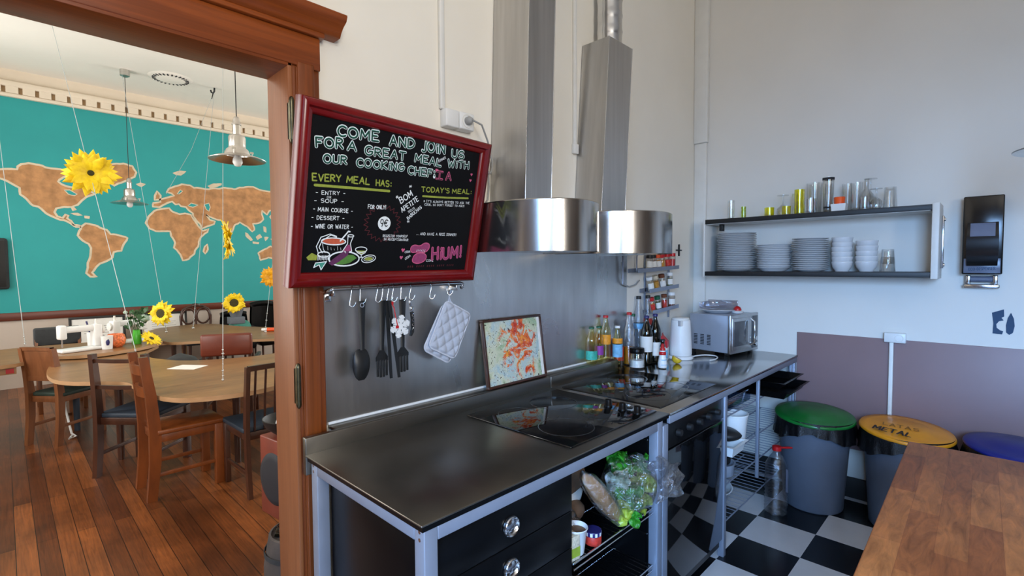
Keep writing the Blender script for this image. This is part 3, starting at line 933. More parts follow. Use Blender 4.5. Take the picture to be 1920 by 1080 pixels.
# local frame: u along -y (image right), v up, w out of the wall
DM = Matrix(((0, 0, -1, XW), (-1, 0, 0, .068), (0, 1, 0, 1.39), (0, 0, 0, 1)))
def dsp(mb, name, m):
    bmesh.ops.transform(mb.bm, matrix=DM, verts=mb.bm.verts[:])
    return mb.build(name, m, ds, True)
dsp(MB().box(-.082, .078, .0, .082, .508, .085, .006), 'housing', 'disp')
dsp(MB().box(-.074, .085, .085, .074, .165, .088, .002), 'lower_plate', 'disp_grey')
c = MB()
c.sheet(lambda u, v: (lerp(-.066, .066, u) * (1 - .06 * abs(2 * v - 1)), lerp(.125, .362, v), .086 + .040 * math.sin(PI * min(1, max(0, .06 + .9 * v))) ** .6), 12, 14)
dsp(c, 'cover', 'disp')
c = MB()
c.sheet(lambda u, v: (lerp(-.050, .050, u), lerp(.285, .358, v), .0885 + .040 * math.sin(PI * (.06 + .9 * lerp(.675, .985, v))) ** .6), 10, 8)
dsp(c, 'window', 'disp_grey')
m = MB()
for pl_ in strokes('ECO-DISPENSER', (-.052, .098), (.054, .103), .015):
    ribbon(m, pl_, .0025, .0886)
for pl_ in strokes('™', (.058, .106), (.066, .106), .006):
    ribbon(m, pl_, .001, .0886)
dsp(m, 'lettering', 'navyink')
m = MB().box(-.074, .0, .03, .074, .022, .05, .005).box(-.066, .022, .02, -.045, .072, .045, .004).box(.045, .022, .02, .066, .072, .045, .004)
dsp(m, 'bar', 'chrome')
dsp(MB().cyl((-.045, .05, .04), (.045, .05, .04), .016, seg=16), 'roller', 'disp_grey')
# painted mark below it
LM = Matrix(((0, 0, -1, XW), (-1, 0, 0, -.02), (0, 1, 0, 1.135), (0, 0, 0, 1)))
lg = thing('painted_mark', 'dark blue painted two-piece mark on the wall under the dispenser', 'wall mark', (XW, -.02, 1.135))
fa = [(-.041, .118), (.006, .139), (.008, .10), (-.002, .092), (.006, .078), (-.012, .072), (-.022, .055), (-.02, .035), (-.006, .022), (.006, .018), (.002, .0), (-.036, .003), (-.034, .06)]
for nm, po in (('left_piece', fa), ('right_piece', [(.034, .122), (.046, .09), (.05, .05), (.044, .012), (.03, 0), (.018, .012), (.016, .05), (.022, .092)])):
    b = MB().prism(po, .0005, .003)
    bmesh.ops.transform(b.bm, matrix=LM, verts=b.bm.verts[:])
    b.build(nm, 'navyink', lg, True)

# ------------------------------------------------------------------ shelf on the right wall
SX0 = 3.605
sh = thing('wall_shelf', 'two-tier black wall shelf with white ends carrying plates and glasses', 'shelf', (XW, .9, 1.45))
MB().box(SX0, .272, 1.826, XW - .002, 1.545, 1.857, .002).build('shelf_board', 'blackmat', sh, True)
MB().box(SX0, .272, 1.45, XW - .002, 1.545, 1.481, .002).build('shelf_board', 'blackmat', sh, True)
MB().box(SX0 + .012, .28, 1.8235, XW - .004, 1.538, 1.826).build('underside', 'offwhite', sh, True)
MB().box(SX0 - .002, .240, 1.442, XW - .002, .272, 1.865, .003).build('end_panel', 'offwhite', sh, True)
MB().box(SX0 - .002, 1.545, 1.442, XW - .002, 1.558, 1.865, .002).build('end_panel', 'offwhite', sh, True)
MB().box(3.75, .228, 1.50, 3.775, .2405, 1.80, .003).build('bracket_bar', 'chrome', sh, True)
for z in (1.52, 1.78):
    MB().lathe([(0, 0), (.011, 0), (.009, .006), (0, .007)], (0, 0, 0), 14, TX(3.762, .2285, z, R(90))).build('screw', 'chrome', sh, True)
MB().box(3.66, 1.44, 1.775, 3.70, 1.465, 1.823, .003).build('hook_bracket', 'blackmat', sh, True)

# crockery: each plate and bowl is a thing of its own
def plate_profile(r, h, depth):
    return [(0, .002), (r * .52, .002), (r * .55, 0), (r * .60, 0), (r * .64, .004), (r * .97, h - .002), (r, h), (r * .985, h + .002), (r * .64, .008 + depth * 0), (r * .56, .006), (0, .006)]
def stack(name, prof, cat, label, group, cx, cy, z0, n, dz, mat='ceramic', jit=.0025, seg=36, seed=0):
    rnd = random.Random(seed)
    first = None
    for k in range(n):
        loc = (cx + rnd.uniform(-jit, jit), cy + rnd.uniform(-jit, jit), z0 + k * dz)
        if first is None:
            first = MB().lathe(prof, (0, 0, 0), seg).build(name, mat)
            first.location = loc
            tag(first, label, cat, group)
        else:
            o = first.copy()
            COL.objects.link(o)
            o.location = loc
SZ = 1.482
stack('dinner_plate', plate_profile(.133, .016, 0), 'plate', 'white dinner plate in the tall leftmost stack on the wall shelf', 'dinner plates in the leftmost stack', 3.722, 1.364, SZ, 21, .0128, seed=1)
stack('soup_plate', [(0, .002), (.06, .002), (.064, 0), (.072, 0), (.076, .004), (.10, .022), (.108, .028), (.107, .030), (.097, .025), (.072, .008), (0, .006)], 'plate', 'white deep plate in the low stack second from the left', 'deep plates in the second stack', 3.72, 1.112, SZ, 14, .0118, seed=2)
stack('side_plate', plate_profile(.106, .015, 0), 'plate', 'white plate in the middle stack of the wall shelf', 'plates in the middle stack', 3.722, .890, SZ, 17, .0125, seed=3)
bowl = [(0, .004), (.030, .004), (.032, 0), (.036, 0), (.038, .006), (.052, .028), (.0575, .055), (.058, .062), (.0565, .063), (.055, .055), (.049, .030), (.034, .010), (0, .008)]
stack('bowl', bowl, 'bowl', 'white bowl in the taller bowl stack right of the plates', 'bowls in the taller stack', 3.715, .713, SZ, 6, .0305, seed=4)
stack('bowl', bowl, 'bowl', 'white bowl in the shorter bowl stack beside the tumblers', 'bowls in the shorter stack', 3.715, .582, SZ, 5, .0318, seed=5)
tumb = [(0, .006), (.028, .006), (.030, 0), (.033, .0), (.034, .004), (.0395, .085), (.039, .086), (.0375, .085), (.031, .010), (0, .009)]
def inv(p, h):
    return [(r, h - z) for r, z in p]
for k, (z, lab) in enumerate(((SZ, 'upside-down clear tumbler standing on the lower shelf board'), (SZ + .046, 'upside-down clear tumbler stacked on top of another'))):
    o = MB().lathe(inv([(r * (1 if k == 0 else .9), zz) for r, zz in tumb], .087), (0, 0, 0), 24).build('tumbler', 'glass')
    o.location = (3.71, .478, z)
    tag(o, lab, 'glass', None)

# glassware on top of the shelf: profiles (r, z)
def g_tall(r, h):
    return [(0, .008), (r * .9, .008), (r * .92, 0), (r * .98, 0), (r, h), (r - .0018, h), (r * .94, .012), (0, .012)]
def g_flare(r0, r1, h):
    return [(0, .012), (r0 * .9, .012), (r0, 0), (r0 + .002, .002), (r1, h), (r1 - .002, h), (r0 - .001, .016), (0, .016)]
def g_wine(r, h):
    return [(0, 0), (r, 0), (r, .003), (.006, .007), (.004, .02), (.004, h * .42), (.010, h * .46), (r * .95, h * .62), (r * 1.05, h * .8), (r * .92, h), (r * .90, h), (r * 1.02, h * .8), (r * .9, h * .64), (0, h * .48)]
TZ = 1.8575
def gl(name, prof, x, y, label, mat='glass', flip=0, cat='glass'):
    o = MB().lathe(inv(prof, flip) if flip else prof, (0, 0, 0), 24).build(name, mat)
    o.location = (x, y, TZ)
    tag(o, label, cat)
    return o
gl('highball_glass', g_tall(.023, .134), 3.70, 1.396, 'tall narrow clear glass alone at the left end of the shelf')
gl('shot_glass', g_tall(.017, .085), 3.72, 1.316, 'short greenish glass second from the left on the shelf', 'gglass')
gl('tumbler', g_tall(.030, .058), 3.665, 1.128, 'low yellow tumbler left of the upside-down goblet', 'yglass')
gl('wine_goblet', g_wine(.036, .142), 3.74, 1.066, 'upside-down clear goblet between the yellow tumblers', 'glass', .142)
gl('tumbler', g_tall(.027, .058), 3.66, 1.022, 'low yellow tumbler right of the upside-down goblet', 'yglass')
gl('highball_glass', g_tall(.020, .150), 3.77, .998, 'thin clear glass close behind the tall yellow one')
gl('highball_glass', g_tall(.030, .162), 3.69, .952, 'tall yellow glass among clear glasses', 'yglass')
gl('pitcher_glass', g_flare(.038, .046, .205), 3.77, .885, 'large wide clear glass right of the tall yellow one')
gl('tumbler', g_tall(.036, .095), 3.655, .880, 'low wide clear tumbler in front of the large glass')
gl('highball_glass', g_tall(.024, .195), 3.79, .808, 'slim clear glass behind the ringed tall glass')
pg = gl('pilsner_glass', g_flare(.024, .033, .222), 3.695, .790, 'tallest clear beer glass with dark rings')
MB().lathe([(.0246, .028), (.0256, .036), (.0258, .036), (.0248, .028)], (0, 0, 0), 24, None, True).build('ring_mark', 'dark_slot', pg)
MB().lathe([(.0330, .205), (.0336, .219), (.0338, .219), (.0332, .205)], (0, 0, 0), 24, None, True).build('ring_mark', 'dark_slot', pg)
tub = thing('plastic_tub', 'white square tub with an orange cup inside, on top of the shelf', 'tub', (3.665, .722, TZ))
b = MB().prism([(-.032, -.036), (.032, -.036), (.032, .036), (-.032, .036)], 0, .002)
for a, c_ in (((-.032, -.036), (.032, -.036)), ((.032, -.036), (.032, .036)), ((.032, .036), (-.032, .036)), ((-.032, .036), (-.032, -.036))):
    b.quad((a[0], a[1], 0), (c_[0], c_[1], 0), (c_[0] * 1.12, c_[1] * 1.12, .045), (a[0] * 1.12, a[1] * 1.12, .045))
b.build('tub_wall', 'white', tub)
MB().lathe([(0, .004), (.025, .004), (.031, .085), (.029, .088), (0, .088)], (0, 0, 0), 24).build('cup', 'orange', tub)
gl('highball_glass', g_flare(.022, .030, .178), 3.77, .700, 'clear flared glass behind the orange cup')
gl('highball_glass', g_flare(.026, .032, .172), 3.70, .640, 'clear glass directly right of the orange cup')
gl('decanter', [(0, .006), (.034, .006), (.036, 0), (.038, .004), (.038, .09), (.014, .14), (.012, .19), (.016, .20), (.014, .20), (.010, .19), (.012, .14), (.036, .088), (.034, .010), (0, .010)], 3.78, .602, 'clear narrow-necked decanter at the back of the glasses', cat='decanter')
gl('wine_goblet', g_wine(.033, .190), 3.72, .572, 'tall upside-down stemmed glass near the right end', 'glass', .190)
gl('shot_glass', g_tall(.024, .075), 3.65, .588, 'short clear glass in front of the upside-down stemmed glass')
gl('wine_goblet', g_wine(.030, .12), 3.665, .535, 'small upside-down goblet beside the end tumbler', 'glass', .12)
gl('tumbler', g_flare(.028, .036, .128), 3.72, .475, 'upside-down tumbler at the right end of the shelf', 'glass', .128)

# ------------------------------------------------------------------ utensil rail and what hangs on it
rl = thing('utensil_rail', 'steel utensil rail fixed under the chalkboard', 'rail', (1.10, YW, 1.45))
MB().tube([(.80, YW - .012, 1.437), (.80, YW - .05, 1.446), (.812, YW - .056, 1.452), (1.39, YW - .056, 1.456), (1.405, YW - .056, 1.452), (1.405, YW - .056, 1.440), (1.395, YW - .056, 1.436)], .0075, 10).build('bar', 'chrome', rl, True)
for xx in (.815, 1.372):
    MB().box(xx - .012, YW - .012, 1.405, xx + .012, YW - .005, 1.435, .002).box(xx - .004, YW - .058, 1.425, xx + .004, YW - .008, 1.448, .002).build('bracket', 'chrome', rl, True)
def hook(x, label, zl=1.389, dx=-.010):
    p = [(x, YW - .048, 1.462), (x, YW - .056, 1.4665), (x, YW - .0655, 1.460), (x + dx * .3, YW - .066, 1.44), (x + dx, YW - .066, zl + .012), (x + dx - .002, YW - .068, zl + .002), (x + dx + .006, YW - .072, zl - .005), (x + dx + .014, YW - .076, zl + .002), (x + dx + .018, YW - .078, zl + .014)]
    tag(MB().tube(p, .0021, 7).build('s_hook', 'chrome'), label, 'hook')
HG = None
hook(.880, 'empty steel hook left of the black spoon')
hook(.912, 'steel hook holding the black spoon', 1.398, -.002)
hook(.985, 'steel hook left of the crowded black utensils', 1.400)
hook(1.006, 'steel hook holding the first black fork', 1.398, -.006)
hook(1.033, 'steel hook holding the white snowflake', 1.400)
hook(1.053, 'empty steel hook between snowflake and second fork', 1.398)
hook(1.086, 'steel hook holding the black fork on the right', 1.398, -.003)
hook(1.133, 'steel hook holding the corkscrew', 1.402)
hook(1.232, 'empty steel hook between the corkscrew and the pot holders', 1.400)
hook(1.325, 'steel hook holding the pot holders', 1.412)
YU = YW - .072
def handle(mb, x, z1, z0, dx=0, w=.0165):
    mb.sheet(lambda u, v: (x + dx * (1 - v) + (u - .5) * 2 * w * (.55 + .45 * v ** 1.5) , YU - .004 * math.sin(PI * u), lerp(z0, z1, v)), 5, 14)
    mb.sheet(lambda u, v: (x + dx * (1 - v) + (.5 - u) * 2 * w * (.55 + .45 * v ** 1.5), YU + .004 * math.sin(PI * u), lerp(z0, z1, v)), 5, 14)
# spoon
s = thing('serving_spoon', 'black nylon serving spoon hanging first on the rail', 'spoon', (.912, YU, 1.405))
m = MB()
handle(m, .912, 1.405, 1.225)
m.build('handle', 'utensil', s, True)
m = MB()
def spoon(u, v):
    a = (u - .5) * PI
    w = .033 * max(0, 1 - (2 * (.04 + .94 * v ** .9) - 1) ** 2) ** .5 + .002
    return (.912 + w * math.sin(a), YU + .010 - .016 * math.cos(a) * math.sin(PI * v) , lerp(1.228, 1.112, v))
m.sheet(spoon, 12, 14)
m.build('bowl', 'utensil', s, True)
MB().lathe([(.006, -.001), (.0085, -.001), (.0085, .001), (.006, .001)], (0, 0, 0), 14, TX(.912, YU - .0045, 1.390, R(90)), True).build('hanging_hole', 'mw', s, True)
def fork(x, label, dx, z0, w):
    f = thing('serving_fork', label, 'fork', (x, YU, 1.40))
    m = MB()
    handle(m, x, 1.402, 1.215, dx)
    m.build('handle', 'utensil', f, True)
    m = MB()
    xc = x + dx
    m.sheet(lambda u, v: (xc + (u - .5) * 2 * lerp(.006, w, min(1, v * 1.5)), YU - .002, lerp(1.217, z0 + .062, v)), 6, 6)
    m.sheet(lambda u, v: (xc + (.5 - u) * 2 * lerp(.006, w, min(1, v * 1.5)), YU + .002, lerp(1.217, z0 + .062, v)), 6, 6)
    for k in range(4):
        tx = xc - w + w * 2 * (k + .5) / 4
        m.box(tx - w * .17, YU - .003, z0 + (.004 if k in (0, 3) else 0), tx + w * .17, YU + .003, z0 + .066, .001)
    m.build('prongs', 'utensil', f, True)
fork(1.000, 'black nylon fork partly behind the tongs, left of the snowflake', -.008, 1.112, .025)
fork(1.086, 'black nylon fork hanging right of the snowflake', -.002, 1.118, .026)
tg = thing('salad_tongs', 'pair of long black tongs between the two forks', 'tongs', (1.01, YU - .02, 1.40))
for (xa, xb, dy) in ((1.008, 1.022, -.014), (1.014, 1.052, -.022)):
    MB().prism([(xa - .007, 1.402), (xa + .007, 1.402), (xb + .0055, 1.105), (xb - .0055, 1.105)], -.002, .002, Matrix(((1, 0, 0, 0), (0, 0, 1, YU + dy), (0, 1, 0, 0), (0, 0, 0, 1)))).build('arm', 'utensil', tg, True)
# snowflake ornament
sn = thing('snowflake_ornament', 'white felt snowflake with a red ribbon hanging among the black utensils', 'ornament', (1.045, YU - .03, 1.30))
m = MB()
XF = TX(1.052, YU - .034, 1.302, R(90))
m.lathe([(0, -.0016), (.012, -.0016), (.012, .0016), (0, .0016)], (0, 0, 0), 6, XF)
for k in range(6):
    XA = XF @ Matrix.Rotation(k * PI / 3 + .3, 4, 'Z')
    m.box(.004, -.0055, -.0015, .044, .0055, .0015, X=XA)
    for sg in (-1, 1):
        for rr, ll in ((.015, .018), (.028, .015)):
            m.box(0, -.004, -.0014, ll, .004, .0014, X=XA @ Matrix.Translation((rr, 0, 0)) @ Matrix.Rotation(sg * .85, 4, 'Z'))
m.build('snowflake', 'white', sn, True)
MB().tube([(1.024, YU - .012, 1.40), (1.029, YU - .03, 1.375), (1.034, YU - .034, 1.335), (1.040, YU - .036, 1.305)], .0022, 6).box(1.032, YU - .038, 1.296, 1.044, YU - .035, 1.306).box(1.021, YU - .02, 1.385, 1.034, YU - .016, 1.397).build('ribbon', 'red', sn, True)
# corkscrew
ck = thing('corkscrew', 'black folding corkscrew with chrome top on the rail', 'corkscrew', (1.125, YU - .01, 1.39))
MB().prism([(1.119, 1.35), (1.131, 1.35), (1.133, 1.31), (1.131, 1.27), (1.120, 1.255), (1.114, 1.258), (1.122, 1.285), (1.122, 1.32)], -.005, .005, Matrix(((1, 0, 0, 0), (0, 0, 1, YU - .006), (0, 1, 0, 0), (0, 0, 0, 1)))).build('grip', 'utensil', ck, True)
MB().box(1.117, YU - .012, 1.352, 1.131, YU - .001, 1.372, .003).box(1.113, YU - .011, 1.376, 1.122, YU - .003, 1.396, .002).build('hinge_head', 'chrome', ck, True)
MB().tube([(1.126 + .004 * math.cos(k * .9), YU - .013 + .003 * math.sin(k * .9), 1.345 - k * .0026) for k in range(26)], .0012, 5).build('worm', 'chrome', ck, True)
# pot holders
def pot_holder(label, rz, dy, cx, cz):
    p = thing('pot_holder', label, 'pot holder', (cx, YU + dy, cz))
    XP = TX(cx, YU + dy, cz, R(90), 0, 0) @ Matrix.Rotation(rz, 4, 'Z')
    hw, hh = .076, .104
    def bulge(x, y):
        a = abs(math.sin((x * 1.25 + y) * PI / .062)) ** .5 * abs(math.sin((x * 1.25 - y) * PI / .062)) ** .5
        return .003 + .0085 * a
    m = MB()
    def P(u, v, sgn):
        x, y = lerp(-hw, hw, u), lerp(-hh, hh, v)
        ex, ey = max(0, abs(x) - hw + .022), max(0, abs(y) - hh + .022)
        if ex > 0 and ey > 0:
            L = math.hypot(ex, ey)
            if L > .022:
                x -= math.copysign(ex - ex * .022 / L, x)
                y -= math.copysign(ey - ey * .022 / L, y)
        e = min(1, min(hw - abs(x), hh - abs(y)) / .01)
        return XP @ Vector((x, y, sgn * bulge(x, y) * max(.25, e)))
    m.sheet(lambda u, v: P(u, v, 1), 44, 60)
    m.sheet(lambda u, v: P(1 - u, v, -1), 44, 60)
    m.build('quilted_pad', 'cloth', p, True, 80)
    ol = []
    for (ax, ay, a0) in ((hw - .022, hh - .022, 0), (-hw + .022, hh - .022, 90), (-hw + .022, -hh + .022, 180), (hw - .022, -hh + .022, 270)):
        ol += arc(ax, ay, .022, .022, a0, a0 + 90, 5)
    MB().tube([XP @ Vector((a, b, 0)) for a, b in ol], .0036, 7, True).build('binding', 'clothedge', p, True)
    return p, XP
p1, X1 = pot_holder('grey quilted pot holder in front of its twin on the rail', R(-27), -.012, 1.312, 1.262)
MB().tube([X1 @ Vector((-.055, .100, 0)), Vector((1.306, YU - .012, 1.385)), Vector((1.309, YU - .010, 1.408)), Vector((1.313, YU - .012, 1.385)), X1 @ Vector((-.035, .102, 0))], [.005, .004, .003, .004, .005], 6).build('loop', 'cloth', p1, True)
p2, X2 = pot_holder('grey quilted pot holder peeking out behind the front one', R(-30), .006, 1.302, 1.244)

# ------------------------------------------------------------------ framed painting leaning on the ledge
pa = thing('framed_painting', 'small framed abstract painting with red and orange splashes leaning on the splashback', 'painting', (1.752, 1.672, .9575), (R(-8), 0, R(0.5)))
hw, hh = .208, .322
for q in ((-hw, 0, hw, .012), (-hw, hh - .012, hw, hh), (-hw, .012, -hw + .012, hh - .012), (hw - .012, .012, hw, hh - .012)):
    MB().box(q[0], -.012, q[1], q[2], .008, q[3], .002).build('frame_side', 'dark_wood', pa)
MB().box(-hw + .011, -.004, .011, hw - .011, .004, hh - .011).build('canvas', 'abstract', pa)
MB().box(hw - .03, -.0055, .013, hw - .012, -.004, hh - .013).build('mount_strip', 'paper', pa)

# ------------------------------------------------------------------ bottles and jars
def label_band(r, z0, z1, th0, th1, mat, parent, r1=None):
    m = MB()
    r1 = r if r1 is None else r1
    m.sheet(lambda u, v: (lerp(r, r1, v) * 1.012 * math.cos(lerp(th0, th1, u)), lerp(r, r1, v) * 1.012 * math.sin(lerp(th0, th1, u)), lerp(z0, z1, v)), 14, 1)
    return m.build('paper_label', mat, parent)
def bottle(label, x, y, z, r, h, mat, cap, bands, neck=.013, shoulder=.62, cat='bottle', name='bottle', group=None, fill=None, tilt=None, ribs=False):
    b = thing(name, label, cat, (x, y, z), tilt or 0.0, group)
    sh_ = h * shoulder
    pr = [(0, .003), (r * .8, 0), (r * .97, .006), (r, .014)]
    if ribs:
        for k in range(8):
            zz = .02 + (sh_ - .03) * k / 8
            pr += [(r, zz), (r * .955, zz + (sh_ - .03) / 16)]
    pr += [(r, sh_), (r * .93, lerp(sh_, h, .18)), (r * .62, lerp(sh_, h, .45)), (neck * 1.1, lerp(sh_, h, .72)), (neck, lerp(sh_, h, .80)), (neck, h * .965), (0, h * .965)]
    MB().lathe(pr, (0, 0, 0), 20).build('body', mat, b)
    if cap:
        MB().lathe([(0, h * .955), (neck * 1.25, h * .955), (neck * 1.25, h), (neck * 1.1, h + .002), (0, h + .002)], (0, 0, 0), 16).build('cap', cap, b)
    if fill:
        MB().lathe([(0, .006), (r * .90, .006), (r * .93, .015), (r * .93, h * fill[1]), (0, h * fill[1])], (0, 0, 0), 20).build('contents', fill[0], b)
    for (z0, z1, mm) in bands:
        label_band(r, h * z0, h * z1, R(120), R(330), mm, b)
    return b
LZ = .957
bottle('clear oil bottle with green cap and teal label, leftmost on the ledge', 2.395, 1.692, LZ, .034, .212, 'oil', 'darkgreen', [(.12, .36, 'teal_lbl')])
bottle('slim oil bottle with green cap and purple label', 2.475, 1.695, LZ, .027, .210, 'oil', 'darkgreen', [(.20, .46, 'purple_lbl')])
bottle('tall oil bottle with red cap and orange label, on the ledge', 2.548, 1.697, LZ, .031, .268, 'oil', 'red', [(.36, .58, 'orange_lbl')])
bottle('bottle with white cap and pale blue label beside the tall red-capped oil', 2.590, 1.640, .905, .030, .258, 'oil', 'white', [(.28, .58, 'blue_lbl'), (.60, .72, 'orange_lbl')])
bottle('squat dark bottle with a red label near the ledge end', 2.70, 1.70, .9005, .030, .16, 'wine_glass', 'red', [(.2, .75, 'red_lbl')], shoulder=.7)
bottle('tall clear bottle with red cap, half full of orange drink', 2.768, 1.668, .9005, .036, .330, 'jug_plastic', 'red', [], fill=('juice', .34), ribs=True)
bottle('clear bottle with dark green cap beside the tall drink bottle', 2.853, 1.692, .9005, .035, .312, 'jug_plastic', 'darkgreen', [(.14, .3, 'leaf'), ])
bottle('clear spirit bottle with black cap and black-and-white label at the back', 2.925, 1.692, .9005, .036, .425, 'jug_plastic', 'blackmat', [(.50, .585, 'blue_lbl'), (.585, .60, 'blackmat')], shoulder=.66)
bottle('clear bottle with black cap and pink label at the back', 2.995, 1.664, .9005, .030, .428, 'jug_plastic', 'blackmat', [(.55, .65, 'red_lbl')], shoulder=.66)
bottle('dark green wine bottle with white label, front of the pair', 2.866, 1.600, .9005, .0385, .305, 'wine_glass', 'navy', [(.26, .58, 'paper')])
bottle('dark wine bottle behind, with half-seen white label', 2.965, 1.594, .9005, .038, .31, 'wine_glass', 'navy', [(.14, .42, 'paper')])
bottle('short bottle with dark label between wine and milk carton', 2.955, 1.535, .9005, .018, .15, 'wine_glass', 'blackmat', [(.2, .7, 'paper')], shoulder=.7)
# salt jar
sj = thing('salt_jar', 'glass jar of white salt with a black lid in front of the wine bottles', 'jar', (2.70, 1.572, .9005))
MB().lathe([(0, .003), (.040, 0), (.046, .006), (.047, .014), (.047, .082), (.043, .092), (.0405, .095), (.0405, .090), (.043, .082), (.0435, .014), (0, .008)], (0, 0, 0), 28).build('glass_body', 'glass', sj)
MB().lathe([(0, .009), (.0425, .009), (.0432, .016), (.0432, .050), (.03, .053), (0, .052)], (0, 0, 0), 28).build('salt', 'salt', sj)
MB().lathe([(0, .094), (.045, .094), (.046, .10), (.045, .122), (.042, .125), (0, .125)], (0, 0, 0), 28).build('lid', 'black', sj)
# squeeze bottle
sq = thing('squeeze_bottle', 'small white squeeze bottle with red cap in front of the kettle', 'bottle', (2.795, 1.452, .9055))
MB().lathe([(0, 0), (.024, 0), (.027, .006), (.0275, .03), (.022, .06), (.019, .078), (.0, .078)], (0, 0, 0), 24).build('body', 'white', sq)
MB().lathe([(.0192, .078), (.021, .079), (.021, .094), (.017, .098), (0, .098)], (0, 0, 0), 24).build('collar', 'red', sq)
MB().lathe([(.0165, .096), (.0165, .106), (.0, .106)], (0, 0, 0), 20).build('neck_ring', 'white', sq)
MB().lathe([(.0165, .105), (.0165, .115), (.012, .122), (.009, .140), (.004, .147), (0, .148)], (0, 0, 0), 20).build('cap', 'red', sq)
label_band(.0272, .018, .052, R(190), R(330), 'blue_lbl', sq, .0235)
# carton / mug
mc = thing('milk_carton', 'white carton with red top and blue print behind the squeeze bottle', 'carton', (3.058, 1.590, .9005), R(20))
MB().prism([(-.036, -.036), (.036, -.036), (.036, .036), (-.036, .036)], 0, .125).build('body', 'paper', mc)
m = MB()
v = [m.bm.verts.new(p) for p in ((-.036, -.036, .125), (.036, -.036, .125), (.036, .036, .125), (-.036, .036, .125), (-.036, 0, .165), (.036, 0, .165), (-.036, 0, .178), (.036, 0, .178))]
for f in ((0, 1, 5, 4), (3, 2, 5, 4), (1, 2, 5), (0, 3, 4), (4, 5, 7, 6)):
    m.bm.faces.new([v[i] for i in f])
m.build('gable_top', 'red', mc)
MB().box(-.0368, -.0368, .085, .0368, .0368, .125).build('red_band', 'red', mc)
MB().box(-.0369, -.0368, .015, -.002, .03, .07).build('blue_print', 'blue_lbl', mc)
# kettle
kt = thing('electric_kettle', 'white electric kettle on its base beside the microwave', 'kettle', (3.185, 1.525, .9005), R(205))
MB().lathe([(0, 0), (.082, 0), (.084, .006), (.080, .018), (.06, .022), (0, .022)], (0, 0, 0), 32).build('base', 'white', kt)
MB().lathe([(0, .024), (.070, .024), (.074, .034), (.0735, .07), (.066, .20), (.062, .255), (.058, .262), (0, .262)], (0, 0, 0), 36).build('body', 'white', kt)
MB().lathe([(.0585, .262), (.0575, .270), (.050, .276), (.0, .278)], (0, 0, 0), 32).build('lid', 'offwhite', kt)
MB().tube([(-.060, 0, .248), (-.088, 0, .250), (-.108, 0, .225), (-.112, 0, .16), (-.100, 0, .10), (-.072, 0, .085)], [.011, .011, .012, .011, .010, .009], 12).build('handle', 'white', kt)
MB().prism([(.055, -.02), (.055, .02), (.088, 0)], .225, .26).build('spout', 'white', kt)
sl = MB()
sl.sheet(lambda u, v: (.0748 * math.cos(lerp(-1.9, -1.5, u)) * lerp(1, .985, v), .0748 * math.sin(lerp(-1.9, -1.5, u)) * lerp(1, .985, v), lerp(.042, .052, v)), 6, 1)
kc = thing('power_cable', 'white kettle cable looping on the worktop in front of the microwave', 'cable', (3.30, 1.45, .905))
MB().tube([(3.25, 1.49, .906)] + [(3.27 + .13 * math.sin(k / 14 * PI * 1.15), 1.40 + .075 * math.cos(k / 14 * PI * 1.15), .906) for k in range(15)], .0045, 7).build('cord', 'white', kc, True)
sl.build('water_gauge', 'dark_slot', kt)
# lemon half
lm = thing('lemon_half', 'cut lemon half lying between squeeze bottle and kettle', 'lemon', (2.985, 1.478, .9005), R(30))
MB().lathe([(0, 0), (.012, .001), (.027, .012), (.032, .03), (.031, .036), (0, .036)], (0, 0, 0), 22, TX(0, -.01, .004, R(28))).build('peel', 'lemon', lm)
MB().lathe([(0, .0365), (.028, .0363), (.030, .036)], (0, 0, 0), 22, TX(0, -.01, .004, R(28))).build('flesh', 'spice_w', lm)

# ------------------------------------------------------------------ microwave and things on it
mw = thing('microwave', 'silver microwave oven in the corner of the worktop', 'microwave', (3.468, 1.302, .9005), R(-9))
MB().box(.012, .018, .014, .372, .325, .278, .006).build('casing', 'mw', mw)
MB().box(0, 0, .012, .374, .020, .282, .004).build('front_panel', 'mw_front', mw)
MB().box(.018, -.006, .035, .255, .002, .258, .003).build('door', 'mw_front', mw)
MB().box(.036, -.0085, .062, .215, -.004, .235, .002).build('door_window', 'mw_glass', mw)
MB().tube([(.262, -.006, .055), (.262, -.03, .075), (.262, -.034, .15), (.262, -.03, .225), (.262, -.006, .245)], .006, 8).build('handle', 'chrome', mw)
MB().box(.285, -.003, .03, .362, .001, .262, .002).build('control_panel', 'mw_glass', mw)
for z in (.06, .10):
    MB().lathe([(0, 0), (.016, 0), (.014, .014), (0, .015)], (0, 0, 0), 18, TX(.323, -.003, z, R(90))).build('dial', 'chrome', mw)
for g_ in range(3):
    s_ = MB()
    for k in range(7):
        s_.box(.0105, .155 + g_ * .052, .058 + k * .011, .0125, .183 + g_ * .052, .064 + k * .011)
    s_.build('vent', 'dark_slot', mw)
for xx, yy in ((.03, .04), (.34, .04), (.03, .30), (.34, .30)):
    MB().box(xx - .012, yy - .012, 0, xx + .012, yy + .012, .014).build('foot', 'blackmat', mw)
TOPZ = .9005 + .2785
lp = thing('glass_lid', 'clear plate-like lid lying on top of the microwave', 'lid', (3.66, 1.47, TOPZ))
MB().lathe([(0, .004), (.07, .004), (.075, 0), (.085, .003), (.125, .022), (.13, .024), (.128, .027), (.082, .008), (0, .008)], (0, 0, 0), 36).build('dish', 'ceramic', lp)
bx = thing('plastic_container', 'translucent white plastic container lid standing on the microwave', 'container', (3.68, 1.47, TOPZ + .028))
MB().box(-.09, -.10, 0, .09, .10, .004, .002).box(.075, -.11, .004, .081, .11, .06, .002).box(-.09, .10, .004, .075, .106, .05, .002).build('tray', 'frosted', bx)
eg = thing('egg_timer', 'small round white timer with red dome on the microwave', 'timer', (3.68, 1.335, TOPZ))
